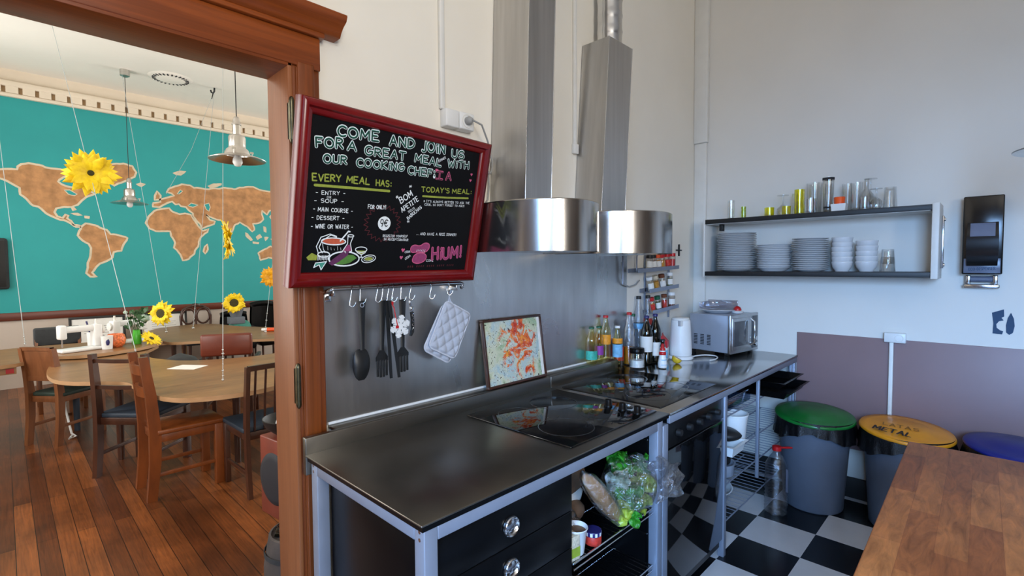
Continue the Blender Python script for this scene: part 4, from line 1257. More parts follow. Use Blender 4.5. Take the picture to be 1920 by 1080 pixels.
MB().lathe([(0, 0), (.026, 0), (.036, .006), (.04, .016), (.03, .022), (0, .022)], (0, 0, 0), 24).build('base', 'white', eg)
MB().lathe([(.026, .021), (.027, .032), (.020, .046), (.008, .053), (0, .054)], (0, 0, 0), 24).build('dome', 'red', eg)

# ------------------------------------------------------------------ spice rack
sr = thing('spice_rack', 'grey metal three-tier spice rack on the wall beside the hood', 'rack', (3.2, YW, 1.17))
for xx in (3.06, 3.40):
    MB().box(xx - .008, YW - .012, 1.15, xx + .008, YW - .003, 1.60, .002).build('upright', 'alu', sr, True)
for (xa, z, za) in ((2.84, 1.48, 1.505), (2.99, 1.345, 1.355), (3.03, 1.20, 1.218)):
    m = MB()
    for yy in (YW - .012, YW - .085):
        a = [(xa, yy, z), (3.405, yy, z + .022), (3.405, yy, z + .048), (xa, yy, z + .026)]
        vs = [m.bm.verts.new(p) for p in a] + [m.bm.verts.new((p[0], p[1] + .003, p[2])) for p in a]
        for f in ((0, 1, 2, 3), (7, 6, 5, 4), (0, 4, 5, 1), (1, 5, 6, 2), (2, 6, 7, 3), (3, 7, 4, 0)):
            m.bm.faces.new([vs[i] for i in f])
    m.quad((xa, YW - .085, z + .002), (3.405, YW - .085, z + .024), (3.405, YW - .01, z + .024), (xa, YW - .01, z + .002))
    m.build('tier', 'alu', sr, True)
for xx, zb in ((2.744, 1.41), (2.912, 1.49)):
    MB().tube([(xx + .03, YW - .02, 1.605), (xx, YW - .03, 1.585), (xx, YW - .03, zb)], .006, 7).build('strut', 'alu', sr, True)
tag(MB().tube([(2.746, YW - .02, 1.55), (2.745, YW - .02, 1.45), (2.78, YW - .02, 1.405), (2.84, YW - .02, 1.39), (2.92, YW - .02, 1.402), (2.965, YW - .02, 1.43)], .0045, 7).build('cable', 'greycord'), 'grey cable loop hanging below the right hood', 'cable')
def spice(x, zb, label, cont, cap, tilt, band=None, r=.023, h=.104):
    b = thing('spice_jar', label, 'spice jar', (x, YW - .05, zb), (0, R(tilt), 0))
    MB().lathe([(0, 0), (r, .002), (r, h * .74), (r * .8, h * .80), (0, h * .80)], (0, 0, 0), 16).build('glass', 'glass', b)
    MB().lathe([(0, .003), (r * .93, .004), (r * .93, h * .60), (0, h * .60)], (0, 0, 0), 16).build('spice', cont, b)
    MB().lathe([(0, h * .79), (r * .92, h * .79), (r * .92, h), (0, h)], (0, 0, 0), 16).build('lid', cap, b)
    if band:
        label_band(r, h * .2, h * .58, R(170), R(330), band, b)
    return b
def tz(x, z, xa):
    return z + .028 * (x - xa) / (3.405 - xa) + .004
for x, la, c_, k_, t_, bd in ((3.035, 'spice jar with white label at the left of the top tier', 'spice_w', 'blackmat', 4, 'paper'), (3.098, 'second jar on the top tier, pale with brown spots', 'spice_b', 'blackmat', -6, 'paper'), (3.165, 'jar with orange lid in the middle of the top tier', 'spice_y', 'orange', -10, 'paper'), (3.228, 'jar of yellow spice leaning on the top tier', 'spice_y', 'red', -14, None), (3.30, 'red shaker upright on the top tier', 'red', 'red', -6, 'red_lbl'), (3.365, 'red jar at the right end of the top tier', 'red', 'red', 4, None)):
    spice(x, tz(x, 1.48, 2.84), la, c_, k_, t_, bd)
for x, la, c_, k_, t_, bd in ((3.07, 'white-labelled jar leaning left on the middle tier', 'spice_w', 'white', -20, 'paper'), (3.15, 'jar of yellow powder leaning on the middle tier', 'spice_y', 'spice_w', -20, None), (3.235, 'jar with brown lid on the middle tier', 'spice_w', 'spice_b', -16, 'paper'), (3.335, 'upright jar with white label at the right of the middle tier', 'spice_g', 'white', -3, 'paper')):
    spice(x, tz(x, 1.345, 2.99), la, c_, k_, t_, bd)
for x, la, c_, k_, t_, bd in ((3.09, 'jar with red cap and yellow label on the bottom tier', 'spice_y', 'red', -14, 'red_lbl'), (3.175, 'jar of green herbs on the bottom tier', 'spice_g', 'darkgreen', -14, 'paper'), (3.262, 'jar of red paprika on the bottom tier', 'red_lbl', 'spice_b', -8, None)):
    spice(x, tz(x, 1.20, 3.03), la, c_, k_, t_, bd, .021, .105)
nj = spice(3.36, tz(3.36, 1.20, 3.03), 'brown spread jar with white lid at the right end of the bottom tier', 'spice_b', 'white', 0, 'paper', .027, .105)

# ------------------------------------------------------------------ food on the wire shelf
def bagmesh(label, c, r, seed, tail=None):
    b = thing('food_bag', label, 'bag', (c[0], c[1], c[2] - r[2]))
    m = MB().blob(c, r, .22, 2.2, 4, seed)
    m.build('bag_film', 'bag', b, True, 60)
    return b
SH = .5165
br = thing('bread_loaf', 'baguette in clear film leaning over the wire shelf', 'bread', (1.45, 1.08, SH))
XB = TX(1.53, 1.035, .665, 0, R(50), R(-10))
MB().blob((0, 0, 0), (.150, .031, .031), .10, 1.8, 4, 3, XB).build('crust', 'bread', br, True)
MB().blob((0, 0, 0), (.165, .040, .040), .14, 2.4, 4, 8, XB).build('film', 'bag', br, True)
dbr = thing('bread_loaf', 'dark round loaf at the back above the baguette', 'bread', (1.52, 1.28, SH))
MB().blob((1.53, 1.22, .70), (.10, .08, .085), .10, 1.6, 4, 5).build('crust', 'darkbread', dbr, True)
MB().blob((1.50, 1.20, SH + .055), (.09, .08, .055), .12, 1.6, 3, 6).build('lower_loaf', 'darkbread', dbr, True)
vg = thing('salad_bag', 'clear bag of green salad leaves bulging over the shelf edge', 'bag', (1.70, 1.06, SH))
for k, (cx, cy, cz, rr, mt) in enumerate(((1.66, 1.04, .60, .075, 'lettuce'), (1.60, 1.03, .565, .05, 'lettuce_y'), (1.69, 1.08, .72, .065, 'lettuce'), (1.74, 1.02, .63, .055, 'lettuce_y'), (1.63, 1.0, .56, .042, 'lettuce'), (1.70, .995, .575, .042, 'lettuce_y'), (1.78, 1.05, .70, .05, 'lettuce'), (1.62, 1.06, .69, .05, 'leaf_pale'))):
    m = MB()
    rnd = random.Random(k)
    for q in range(7):
        a, e = rnd.uniform(0, 6.28), rnd.uniform(-1, 1)
        Q = TX(cx + .05 + rnd.uniform(-.5, .5) * rr, cy + rnd.uniform(-.5, .5) * rr, cz + rnd.uniform(-.5, .5) * rr, rnd.uniform(-1, 1), e, a)
        m.sheet(lambda u, v: Q @ Vector(((u - .5) * rr * 1.5, (v - .5) * rr * 1.1 * (1 - (2 * u - 1) ** 4), .22 * rr * math.sin(9 * u + q) * math.sin(7 * v) + .10 * rr * math.sin(23 * v + 5 * u))), 12, 10)
    m.build('leaf_cluster', mt, vg, True, 180)
MB().blob((1.735, 1.05, .638), (.155, .095, .118), .28, 2.0, 4, 11).build('bag_film', 'bag', vg, True, 60)
m = MB()
m.sheet(lambda u, v: (1.84 + .13 * v, .975 - .03 * v + .035 * math.cos(2 * PI * u) * (1.0 - .5 * v) + .012 * math.sin(9 * u * PI + v * 5), .655 - .03 * v + (.095 - .035 * v) * math.sin(2 * PI * u) + .01 * math.sin(22 * u + 9 * v)), 40, 10)
m.build('bag_neck', 'bag', vg, True, 70)
cu = thing('plastic_cup', 'white plastic cup with dark contents on the wire shelf', 'cup', (1.385, 1.045, SH))
MB().lathe([(0, .002), (.028, 0), (.029, .002), (.040, .088), (.043, .090), (.042, .093), (.039, .091), (.027, .006), (0, .006)], (0, 0, 0), 26).build('cup_wall', 'white', cu)
MB().lathe([(0, .078), (.0375, .078), (.035, .06), (0, .06)], (0, 0, 0), 20).build('contents', 'darkbread', cu)
ct = thing('food_carton', 'cream and green food carton beside the white cup on the wire shelf', 'carton', (1.345, 1.025, SH), R(-8))
MB().box(-.02, -.012, 0, .02, .06, .085, .002).build('box', 'spice_w', ct)
MB().box(-.0205, -.0125, .012, .0205, .045, .045).build('printed_band', 'lettuce_y', ct)
jr = thing('jam_jar', 'small jar with striped lid on the wire shelf below the bread', 'jar', (1.475, 1.035, SH))
MB().lathe([(0, 0), (.029, .002), (.031, .01), (.031, .028), (.028, .034), (0, .034)], (0, 0, 0), 22).build('glass_body', 'red_lbl', jr)
MB().lathe([(.0305, .034), (.0315, .036), (.0315, .048), (.030, .051), (0, .051)], (0, 0, 0), 22).build('lid', 'navy', jr)
st = MB()
for k in range(11):
    a = k * 2 * PI / 11
    st.sheet(lambda u, v: (.0319 * math.cos(a + u * .28), .0319 * math.sin(a + u * .28), lerp(.036, .049, v)), 2, 1)
st.build('lid_stripes', 'white', jr)
ob = thing('wrapped_bread', 'wad of clear film bundled behind the white cup', 'bag', (1.42, 1.14, SH))
MB().blob((1.41, 1.13, SH + .06), (.075, .06, .055), .3, 2.6, 4, 21).build('film', 'bag', ob, True, 60)
tag(MB().blob((1.55, 1.22, .62), (.06, .07, .05), .2, 2, 3, 9).build('paper_wad', 'paper'), 'crumpled white paper above the baguette in the food bay', 'paper')
for (cx, cy, mt, lab) in ((1.40, 1.06, 'lemon', 'yellow fruit at the front of the lower wire shelf'), (1.47, 1.10, 'bread', 'brown fruit beside the yellow one on the lower wire shelf')):
    tag(MB().blob((cx, cy, .272 + .043), (.045, .043, .043), .06, 1.5, 3, 4).build('fruit', mt), lab, 'fruit')

# ------------------------------------------------------------------ pots and tubs on the shelving
def pan(name, label, cat, x, y, z, r, h, mat, handle=None):
    p = thing(name, label, cat, (x, y, z))
    MB().lathe([(0, 0), (r * .92, 0), (r * .97, .006), (r, h), (r + .006, h + .001), (r + .006, h + .004), (r - .003, h + .003), (r * .93, .008), (0, .006)], (0, 0, 0), 32).build('pan_wall', mat, p)
    if handle:
        MB().tube([(r * math.cos(handle), r * math.sin(handle), h * .8), (r * 1.5 * math.cos(handle), r * 1.5 * math.sin(handle), h * .95), (r * 2.5 * math.cos(handle), r * 2.5 * math.sin(handle), h)], .009, 8).build('handle', 'blackmat', p)
    return p
rp = thing('roasting_pan', 'black roasting pan jutting out at the wall end of the top shelf', 'pan', (3.44, 1.02, .722))
def traym(x0, y0, x1, y1, z, h, fl, mat, parent, name):
    m = MB()
    m.quad((x0, y0, z), (x1, y0, z), (x1, y1, z), (x0, y1, z))
    c_ = [(x0, y0), (x1, y0), (x1, y1), (x0, y1)]
    o_ = [(x0 - fl, y0 - fl), (x1 + fl, y0 - fl), (x1 + fl, y1 + fl), (x0 - fl, y1 + fl)]
    q_ = [(x0 - fl - .015, y0 - fl - .015), (x1 + fl + .015, y0 - fl - .015), (x1 + fl + .015, y1 + fl + .015), (x0 - fl - .015, y1 + fl + .015)]
    for k in range(4):
        k2 = (k + 1) % 4
        m.quad((*c_[k], z), (*c_[k2], z), (*o_[k2], z + h), (*o_[k], z + h))
        m.quad((*o_[k], z + h), (*o_[k2], z + h), (*q_[k2], z + h), (*q_[k], z + h))
    return m.build(name, mat, parent, True)
traym(3.24, .90, 3.62, 1.20, .722, .045, .025, 'black', rp, 'pan_body')
traym(3.27, .93, 3.60, 1.18, .775, .04, .025, 'black', rp, 'rack_insert')
rt = thing('roasting_pan', 'dark baking tray deeper in on the top shelf behind the pan', 'pan', (3.35, 1.40, .722))
traym(3.2, 1.28, 3.6, 1.52, .722, .05, .02, 'black', rt, 'tray_body')
cb = thing('storage_box', 'blueish clear plastic box with lid on the top shelf under the counter', 'box', (2.92, 1.20, .722))
MB().box(2.74, 1.04, .722, 3.10, 1.34, .79, .01).build('box_body', 'container', cb, True)
MB().box(2.73, 1.03, .79, 3.11, 1.35, .802, .004).build('lid', 'container', cb, True)
bk = thing('bucket', 'white plastic bucket on the middle shelf under the counter', 'bucket', (2.905, 1.07, .507))
MB().lathe([(0, .002), (.062, 0), (.064, .004), (.078, .165), (.083, .167), (.083, .175), (.077, .175), (.062, .008), (0, .006)], (0, 0, 0), 28).build('wall', 'white', bk)
gp = thing('grill_pan', 'dark grill pan resting above the white tray', 'pan', (2.75, 1.06, .575))
MB().blob((2.75, 1.07, .60), (.085, .10, .035), .08, 1.4, 3, 2).build('pan_body', 'blackmat', gp, True)
wt = thing('plastic_tray', 'white plastic tub at the front edge of the middle shelf', 'tub', (2.76, 1.04, .507))
traym(2.67, .985, 2.83, 1.20, .507, .055, .008, 'white', wt, 'tub_body')
og = pan('frying_pan', 'pan with orange-brown base on the middle shelf', 'pan', 3.08, 1.22, .507, .10, .045, 'blackmat')
pan('saucepan', 'steel saucepan at the front of the low shelf', 'pan', 2.80, 1.11, .352, .085, .065, 'mw', None)
pan('saucepan', 'smaller dark saucepan nested on the steel one', 'pan', 2.79, 1.11, .421, .070, .04, 'blackmat', None)
pan('saucepan', 'dark stew pot at the back of the low shelf', 'pan', 3.02, 1.35, .352, .10, .10, 'blackmat', None)
wb = thing('mixing_bowl', 'large white bowl tilted at the front of the bottom shelf', 'bowl', (2.83, 1.18, .145))
MB().lathe([(0, .002), (.05, 0), (.055, .004), (.11, .06), (.125, .10), (.130, .103), (.124, .104), (.108, .062), (.05, .008), (0, .008)], (0, 0, 0), 36, TX(0, 0, .012, R(4), R(-5))).build('bowl_wall', 'ceramic', wb)
bs = MB()
for yy in (1.03, 1.3, 1.55):
    bs.tube([(2.63, yy, .135), (3.75, yy, .135)], .004, 6)
for k in range(22):
    bs.tube([(2.65 + k * .05, 1.03, .139), (2.65 + k * .05, 1.55, .139)], .002, 5)
bs.build('wire_shelf', 'alu', ps, True)

# ------------------------------------------------------------------ bins and water bottle
def bin_(label, cx, cy, r0, r1, h, lidm, lid_h, tilt, hdl=True, txt=None):
    b = thing('waste_bin', label, 'bin', (cx, cy, 0))
    MB().lathe([(0, .004), (r0 * .95, 0), (r0, .01), (r1, h), (r1 + .012, h + .004), (r1 + .012, h + .02), (r1 - .004, h + .02), (r0 - .006, .012), (0, .012)], (0, 0, 0), 40).build('body', 'bin_grey', b)
    m = MB()
    def skirt(u, v):
        a = 2 * PI * u
        wob = .008 * math.sin(13 * a) + .006 * math.sin(29 * a + 2)
        return ((r1 + .016 + wob * v + .01 * v) * math.cos(a), (r1 + .016 + wob * v + .01 * v) * math.sin(a), h + .026 - v * (.10 + .03 * math.sin(3 * a + 1) + .004 * math.sin(11 * a)))
    m.sheet(skirt, 90, 4)
    m.build('bin_liner', 'binbag', b, False, 70)
    XL = TX(0, 0, h + .03, tilt[0], tilt[1], 0)
    ld = MB().lathe([(0, lid_h), (r1 * .55, lid_h), (r1 * .62, lid_h - .006), (r1 * .9, lid_h * .55), (r1 + .018, .008), (r1 + .024, -.004), (r1 + .020, -.010), (r1 * .9, .0), (0, 0)], (0, 0, 0), 44, XL).build('lid', lidm, b)
    return b, XL, ld
b1, _, _ = bin_('grey waste bin with a green lid beside the pot shelves', 3.575, .815, .165, .20, .545, 'green_lid', .024, (R(3), R(-5)))
b2, XL2, ld2 = bin_('grey waste bin with a yellow lid marked METAL', 3.61, .36, .165, .200, .54, 'yellow_lid', .020, (R(3.5), R(-4)))
m = MB()
ca, sa = math.cos(R(-72)), math.sin(R(-72))
def lidtext(txt, p0, p1, h, w, mb):
    for pl_ in strokes(txt, p0, p1, h, .08, 3):
        ribbon(mb, pl_, w, .0236)
lidtext('METAL', (-.155, .135), (-.165, -.035), .06, .009, m)
bmesh.ops.transform(m.bm, matrix=XL2, verts=m.bm.verts[:])
m.build('lettering', 'ink', b2)
m = MB()
lidtext('LATAS', (-.055, .10), (-.045, -.06), .045, .006, m)
bmesh.ops.transform(m.bm, matrix=XL2, verts=m.bm.verts[:])
m.build('lettering', 'ink_faint', b2)
MB().tube([(-.08, -.03, .022), (-.03, -.05, .034), (.03, -.05, .034), (.08, -.04, .022)], .012, 8).build('lid_grip', 'yellow_lid', b2)
bin_('grey waste bin with a dark blue lid behind the wooden worktop', 3.60, -.11, .165, .205, .545, 'blue_lid', .03, (R(3), R(-2)))
wj = thing('water_bottle', 'large clear ribbed water bottle with a red handled cap on the floor', 'bottle', (3.28, .945, 0))
pr = [(0, .004), (.05, 0), (.062, .01)]
for k in range(11):
    pr += [(.066, .02 + k * .022), (.060, .031 + k * .022)]
pr += [(.066, .27), (.060, .31), (.040, .35), (.022, .375), (.020, .40), (0, .40)]
MB().lathe(pr, (0, 0, 0), 28).build('body', 'jug_plastic', wj)
MB().lathe([(0, .392), (.025, .392), (.026, .40), (.025, .418), (0, .42)], (0, 0, 0), 22).build('cap', 'red', wj)
MB().tube([(.02, -.01, .405), (.06, -.05, .404), (.075, -.065, .402)], [.006, .007, .005], 8).build('cap_handle', 'red', wj)
m = MB()
m.sheet(lambda u, v: (.067 * math.cos(lerp(-2.0, -.9, u)), .067 * math.sin(lerp(-2.0, -.9, u)), lerp(.16, .30, v) - .04 * u), 8, 2)
m.build('paper_label', 'disp_grey', wj)
# lamp at the right edge of the picture
def ottava(label, x, y, z, s, zc, bulb=True, group=None):
    l = thing('pendant_lamp', label, 'lamp', (x, y, z), 0.0, group)
    MB().lathe([(.185 * s, 0), (.187 * s, .004 * s), (.15 * s, .020 * s), (.10 * s, .034 * s), (.085 * s, .040 * s), (.082 * s, .038 * s), (.15 * s, .014 * s)], (0, 0, 0), 44, None, True).build('shade', 'silverlamp', l)
    MB().lathe([(.085 * s, .040 * s), (.080 * s, .055 * s), (.072 * s, .075 * s), (.055 * s, .09 * s), (.056 * s, .10 * s), (.056 * s, .16 * s), (.050 * s, .175 * s), (.026 * s, .185 * s), (.026 * s, .25 * s), (.031 * s, .252 * s), (.031 * s, .262 * s), (.024 * s, .266 * s), (.024 * s, .29 * s), (.014 * s, .31 * s), (0, .312 * s)], (0, 0, 0), 32).build('housing', 'silverlamp', l)
    MB().lathe([(0, -.045 * s), (.020 * s, -.040 * s), (.033 * s, -.015 * s), (.030 * s, .010 * s), (.018 * s, .035 * s), (.016 * s, .06 * s), (0, .06 * s)], (0, 0, 0), 24).build('bulb', 'white' if bulb else 'glass', l)
    for a in (0, 2.1, 4.2):
        MB().tube([(.098 * s * math.cos(a), .098 * s * math.sin(a), .034 * s), (.098 * s * math.cos(a), .098 * s * math.sin(a), .062 * s)], .004 * s, 6).box(.098 * s * math.cos(a) - .012 * s, .098 * s * math.sin(a) - .002, .060 * s, .098 * s * math.cos(a) + .012 * s, .098 * s * math.sin(a) + .002, .075 * s).build('wing_nut', 'silverlamp', l)
    MB().tube([(0, 0, .31 * s), (0, 0, zc - z)], .004, 6).build('cord', 'cord', l)
    MB().lathe([(0, zc - z), (.05 * s, zc - z), (.05 * s, zc - z - .07 * s), (.02 * s, zc - z - .085 * s), (0, zc - z - .085 * s)], (0, 0, 0), 24).build('ceiling_cup', 'silverlamp', l)
    return l
ottava('metal pendant lamp just entering the frame at the right edge', 2.86, -.21, 1.965, 1.0, ZC)

# ------------------------------------------------------------------ chalkboard
cbd = thing('chalkboard', 'red framed chalkboard menu with colourful chalk lettering and drawings', 'chalkboard', (1.0453, 1.66, 1.4692), (0.205, -0.0055, 0.0795))
W2, HB = .4177, .5889
def bd(name, fn, mat, z0=None, label=None):
    """flat chalk marks in board coordinates u (right), v (up), lifted off the slate"""
    m = MB()
    fn(m)
    bmesh.ops.transform(m.bm, matrix=Matrix(((1, 0, 0, 0), (0, 0, -1, -.0062), (0, 1, 0, 0), (0, 0, 0, 1))), verts=m.bm.verts[:])
    o = m.build(name, mat, cbd)
    if label:
        o['label'] = label
    return o
MB().box(-W2 + .04, -.006, .04, W2 - .04, .008, HB - .04).build('slate', 'board', cbd)
fw = .046
for nm, poly in (('left', [(-W2, 0), (-W2 + fw, fw), (-W2 + fw, HB - fw), (-W2, HB)]), ('right', [(W2, 0), (W2, HB), (W2 - fw, HB - fw), (W2 - fw, fw)]), ('bottom', [(-W2, 0), (W2, 0), (W2 - fw, fw), (-W2 + fw, fw)]), ('top', [(-W2, HB), (-W2 + fw, HB - fw), (W2 - fw, HB - fw), (W2, HB)])):
    m = MB()
    V3 = lambda p, d: (p[0], d, p[1])
    # moulded bar: outer edge proud, inner edge stepping down to the slate
    o1, o2 = (poly[0], poly[-1]) if nm in ('left', 'top') else (poly[0], poly[1])
    i1, i2 = (poly[1], poly[2]) if nm in ('left', 'top') else (poly[3], poly[2])
    sec = [(0, .012), (0, -.024), (.12, -.030), (.5, -.030), (.62, -.020), (.85, -.018), (1, -.008), (1, .012)]
    ra, rb = [], []
    for t, dp in sec:
        ra.append(m.bm.verts.new((lerp(o1[0], i1[0], t), dp, lerp(o1[1], i1[1], t))))
        rb.append(m.bm.verts.new((lerp(o2[0], i2[0], t), dp, lerp(o2[1], i2[1], t))))
    for k in range(len(sec)):
        k2 = (k + 1) % len(sec)
        m.bm.faces.new((ra[k], ra[k2], rb[k2], rb[k]))
    m.build('frame_side', 'red_wood', cbd, False, 50)
TXT = [('COME', -0.2821, 0.493, -0.1291, 0.5018, 0.0328, 'G'),('AND', -0.0797, 0.4977, 0.026, 0.5063, 0.0323, 'G'),('JOiN', 0.0647, 0.5011, 0.1757, 0.5111, 0.0361, 'G'),('US', 0.217, 0.5032, 0.2816, 0.5068, 0.0303, 'G'),('FOR', -0.3512, 0.4469, -0.2614, 0.4562, 0.032, 'G'),('A', -0.2418, 0.4543, -0.212, 0.4558, 0.0287, 'G'),('GREAT', -0.1766, 0.4509, -0.0088, 0.4566, 0.0296, 'G'),('MEAL', 0.0376, 0.4597, 0.1645, 0.4601, 0.0286, 'G'),('WiTH', 0.2035, 0.4636, 0.3159, 0.4708, 0.0284, 'G'),('OUR', -0.3223, 0.4027, -0.2432, 0.4092, 0.028, 'G'),('COOKiNG', -0.2029, 0.4069, -0.0085, 0.4183, 0.0278, 'G'),('CHEF:', 0.0123, 0.4094, 0.1385, 0.4156, 0.0286, 'G'),('I', 0.1559, 0.4095, 0.1809, 0.4105, 0.0303, 'P'),('A', 0.2007, 0.4116, 0.2265, 0.4129, 0.0309, 'P'),('EVERY', -0.3551, 0.3424, -0.2571, 0.3499, 0.023, 'O'),('MEAL', -0.2355, 0.3507, -0.1489, 0.3536, 0.0226, 'O'),('HAS:', -0.1205, 0.3532, -0.0575, 0.3565, 0.0219, 'O'),('- ENTRY -', -0.341, 0.3011, -0.2373, 0.308, 0.0126, 'W'),('OR', -0.3017, 0.293, -0.2866, 0.2935, 0.0068, 'W'),('- SOUP -', -0.3443, 0.2745, -0.2407, 0.2819, 0.0135, 'W'),('- MAiN COURSE -', -0.3458, 0.2479, -0.2033, 0.2514, 0.0136, 'W'),('- DESSERT -', -0.349, 0.2203, -0.2332, 0.2248, 0.0136, 'W'),('- WiNE OR WATER -', -0.3486, 0.1927, -0.1977, 0.1966, 0.0137, 'W'),('FOR ONLY!', -0.144, 0.2707, -0.0705, 0.2746, 0.0148, 'W'),('9€', -0.086, 0.2117, -0.0559, 0.2123, 0.0269, 'K'),('REGISTER YOURSELF', -0.0699, 0.1733, 0.0417, 0.1763, 0.0088, 'W'),('IN RECEPTION/BAR', -0.0647, 0.1616, 0.0462, 0.162, 0.0089, 'W'),('BOM', -0.0048, 0.2996, 0.0453, 0.3341, 0.0247, 'W'),('APETITE', 0.0042, 0.2686, 0.0757, 0.3188, 0.0202, 'W'),('SEUS', 0.0342, 0.2677, 0.0621, 0.2871, 0.009, 'W'),('BABUCHAS', 0.0352, 0.2425, 0.0954, 0.2918, 0.0135, 'W'),("TODAY'S", 0.0849, 0.3543, 0.2262, 0.3627, 0.0199, 'O'),('MEAL:', 0.2437, 0.3638, 0.3504, 0.3709, 0.0191, 'O'),("* IT'S ALWAYS BETTER TO ASK THE", 0.1, 0.3149, 0.3486, 0.3291, 0.0091, 'W'),("COOK, SO DON'T FORGET TO ASK!!!", 0.1071, 0.3031, 0.3196, 0.3143, 0.0086, 'W'),('... AND HAVE A NICE DINNER!', 0.0831, 0.1872, 0.2947, 0.191, 0.0104, 'W'),('HiUM!', 0.1786, 0.0858, 0.3359, 0.0998, 0.0483, 'H'),('*', 0.0241, 0.3598, 0.0361, 0.3631, 0.0136, 'W'),('*', -0.031, 0.3149, -0.0194, 0.3179, 0.0135, 'W'),('*', 0.0318, 0.2301, 0.0441, 0.2328, 0.0121, 'W'),('DINNER', 0.1538, 0.475, 0.1869, 0.4944, 0.009, 'W'),('CEBA', 0.0372, 0.1151, 0.0626, 0.1175, 0.0083, 'W'),('CEBA', 0.0435, 0.088, 0.0673, 0.1028, 0.009, 'W'),('COMI', 0.1484, 0.0815, 0.185, 0.0814, 0.0087, 'W')]

def many(style, layers):
    for i, (t, u0, v0, u1, v1, h, s) in enumerate(TXT):
        if s != style:
            continue
        first = None
        for nm, w_, z, mt in layers:
            ww = w_ * h
            def fn(m):
                for pl_ in strokes(t, (u0, v0 + ww * .2), (u1, v1 + ww * .2), h * .92, .07, i):
                    ribbon(m, pl_, ww, z)
            o = bd(nm, fn, mt)
            if first is None:
                first = o
            else:
                o.parent = first
many('G', [('lettering', .34, .0003, 'chalk_white'), ('lettering_fill', .20, .0006, 'chalk_green'), ('lettering_core', .09, .0008, 'chalk_dark')])
many('P', [('lettering', .26, .0003, 'chalk_pink'), ('lettering_fill', .12, .0006, 'chalk_dark')])
many('O', [('lettering', .20, .0003, 'chalk_olive')])
many('H', [('lettering', .25, .0003, 'chalk_pink'), ('lettering_fill', .16, .0006, 'chalk_magenta')])
many('W', [('lettering', .15, .0003, 'chalk_white')])
bd('underline', lambda m: ribbon(m, [(-.3461, .3301), (-.20, .336), (-.0625, .3407)], .0085, .0002), 'chalk_olive')
bd('underline', lambda m: ribbon(m, [(.0939, .3379), (.22, .344), (.3362, .3527)], .0070, .0002), 'chalk_olive')
def burst(m):
    c = (-.0762, .223)
    pts = []
    for k in range(44):
        a = k * 2 * PI / 44
        r = (.074 if k % 2 else .058)
        pts.append((c[0] + r * 1.08 * math.cos(a), c[1] + r * .92 * math.sin(a)))
    ribbon(m, pts, .0022, .0002, True)
bd('starburst', burst, 'chalk_red')
bd('price_disc', lambda m: flat(m, ell((-.0700, .2235), .0275, .0255), .0003), 'chalk_white')
many('K', [('lettering', .13, .0006, 'chalk_dark')])
# drawing of the meal
bd('drawing_soup', lambda m: flat(m, ell((-.2643, .1518), .040, .0095), .0003), 'chalk_orange')
def drw_white(m):
    ribbon(m, ell((-.2643, .1518), .0445, .0115), .004, .0004, True)
    ribbon(m, [(-.3023, .1122), (-.3152, .1305), (-.3073, .1521), (-.2763, .1732), (-.2555, .1662)], .003, .0004)
    ribbon(m, [(-.3169, .1121), (-.325, .1333), (-.3116, .1642), (-.2799, .1761), (-.2557, .1693)], .003, .0004)
    ribbon(m, [(-.305, .148), (-.300, .125), (-.292, .113)], .002, .0004)
    ribbon(m, [(-.2406, .1541), (-.2188, .1802), (-.2126, .1884), (-.2072, .187)], .005, .0005)
    ribbon(m, [(-.2128, .1725), (-.2119, .1454), (-.2287, .1195), (-.2158, .1133), (-.1933, .12), (-.2012, .1457), (-.1915, .1733)], .003, .0006)
    ribbon(m, ell((-.202, .173), .0115, .004), .003, .0006, True)
    ribbon(m, ell((-.219, .0923), .058, .025), .005, .0006, True)
    ribbon(m, ell((-.156, .1255), .0235, .0095), .003, .0006, True)
    ribbon(m, [(-.1793, .1251), (-.169, .1138), (-.1535, .1074), (-.1392, .1142), (-.1329, .1259)], .003, .0006)
    ribbon(m, [(-.1535, .1074), (-.1535, .099)], .003, .0006)
    ribbon(m, [(-.163, .098), (-.144, .098)], .003, .0006)
    ribbon(m, ell((-.1216, .0926), .029, .0135, 28, .15), .003, .0006, True)
    ribbon(m, ell((-.1216, .0926), .020, .008, 28, .15), .0018, .0006, True)
    ribbon(m, [(-.3289, .0628), (-.3237, .0782), (-.2849, .0827), (-.3023, .0547), (-.3103, .0719)], .0028, .0006, True)
    ribbon(m, ell((-.297, .107), .021, .009), .004, .0007, True)
    for k in range(9):
        a = -.317 + k * .0052
        ribbon(m, [(a, .103), (a + .001, .088 + .002 * (k % 2))], .0025, .0006)
    for k in range(6):
        ribbon(m, [(-.285 + k * .012, .135 - .004 * (k % 3)), (-.283 + k * .012, .122)], .0012, .0005)
bd('drawing_outlines', drw_white, 'chalk_white')
bd('drawing_salad', lambda m: flat(m, [(-.257, .0746), (-.2148, .1066), (-.1862, .1068), (-.1706, .0951), (-.1977, .0774), (-.2255, .0721)][::-1], .0004), 'chalk_leaf')
bd('drawing_prawn', lambda m: flat(m, [(-.2778, .078), (-.259, .0938), (-.2234, .1196), (-.2022, .1199), (-.2077, .1037), (-.2407, .0811), (-.2635, .0684)][::-1], .0007), 'chalk_purple')
bd('drawing_bottle', lambda m: flat(m, [(-.2095, .142), (-.2265, .121), (-.2158, .1150), (-.1955, .121), (-.2032, .142)], .0004), 'chalk_magenta')
bd('drawing_lettuce', lambda m: flat(m, [(-.3567, .0965), (-.3392, .1118), (-.3193, .1028), (-.3213, .0874), (-.3498, .0874)][::-1], .0003), 'chalk_olive')
bd('drawing_cup', lambda m: flat(m, [(-.176, .122), (-.167, .1138), (-.1535, .109), (-.141, .1142), (-.136, .122)], .0004), 'chalk_olive')
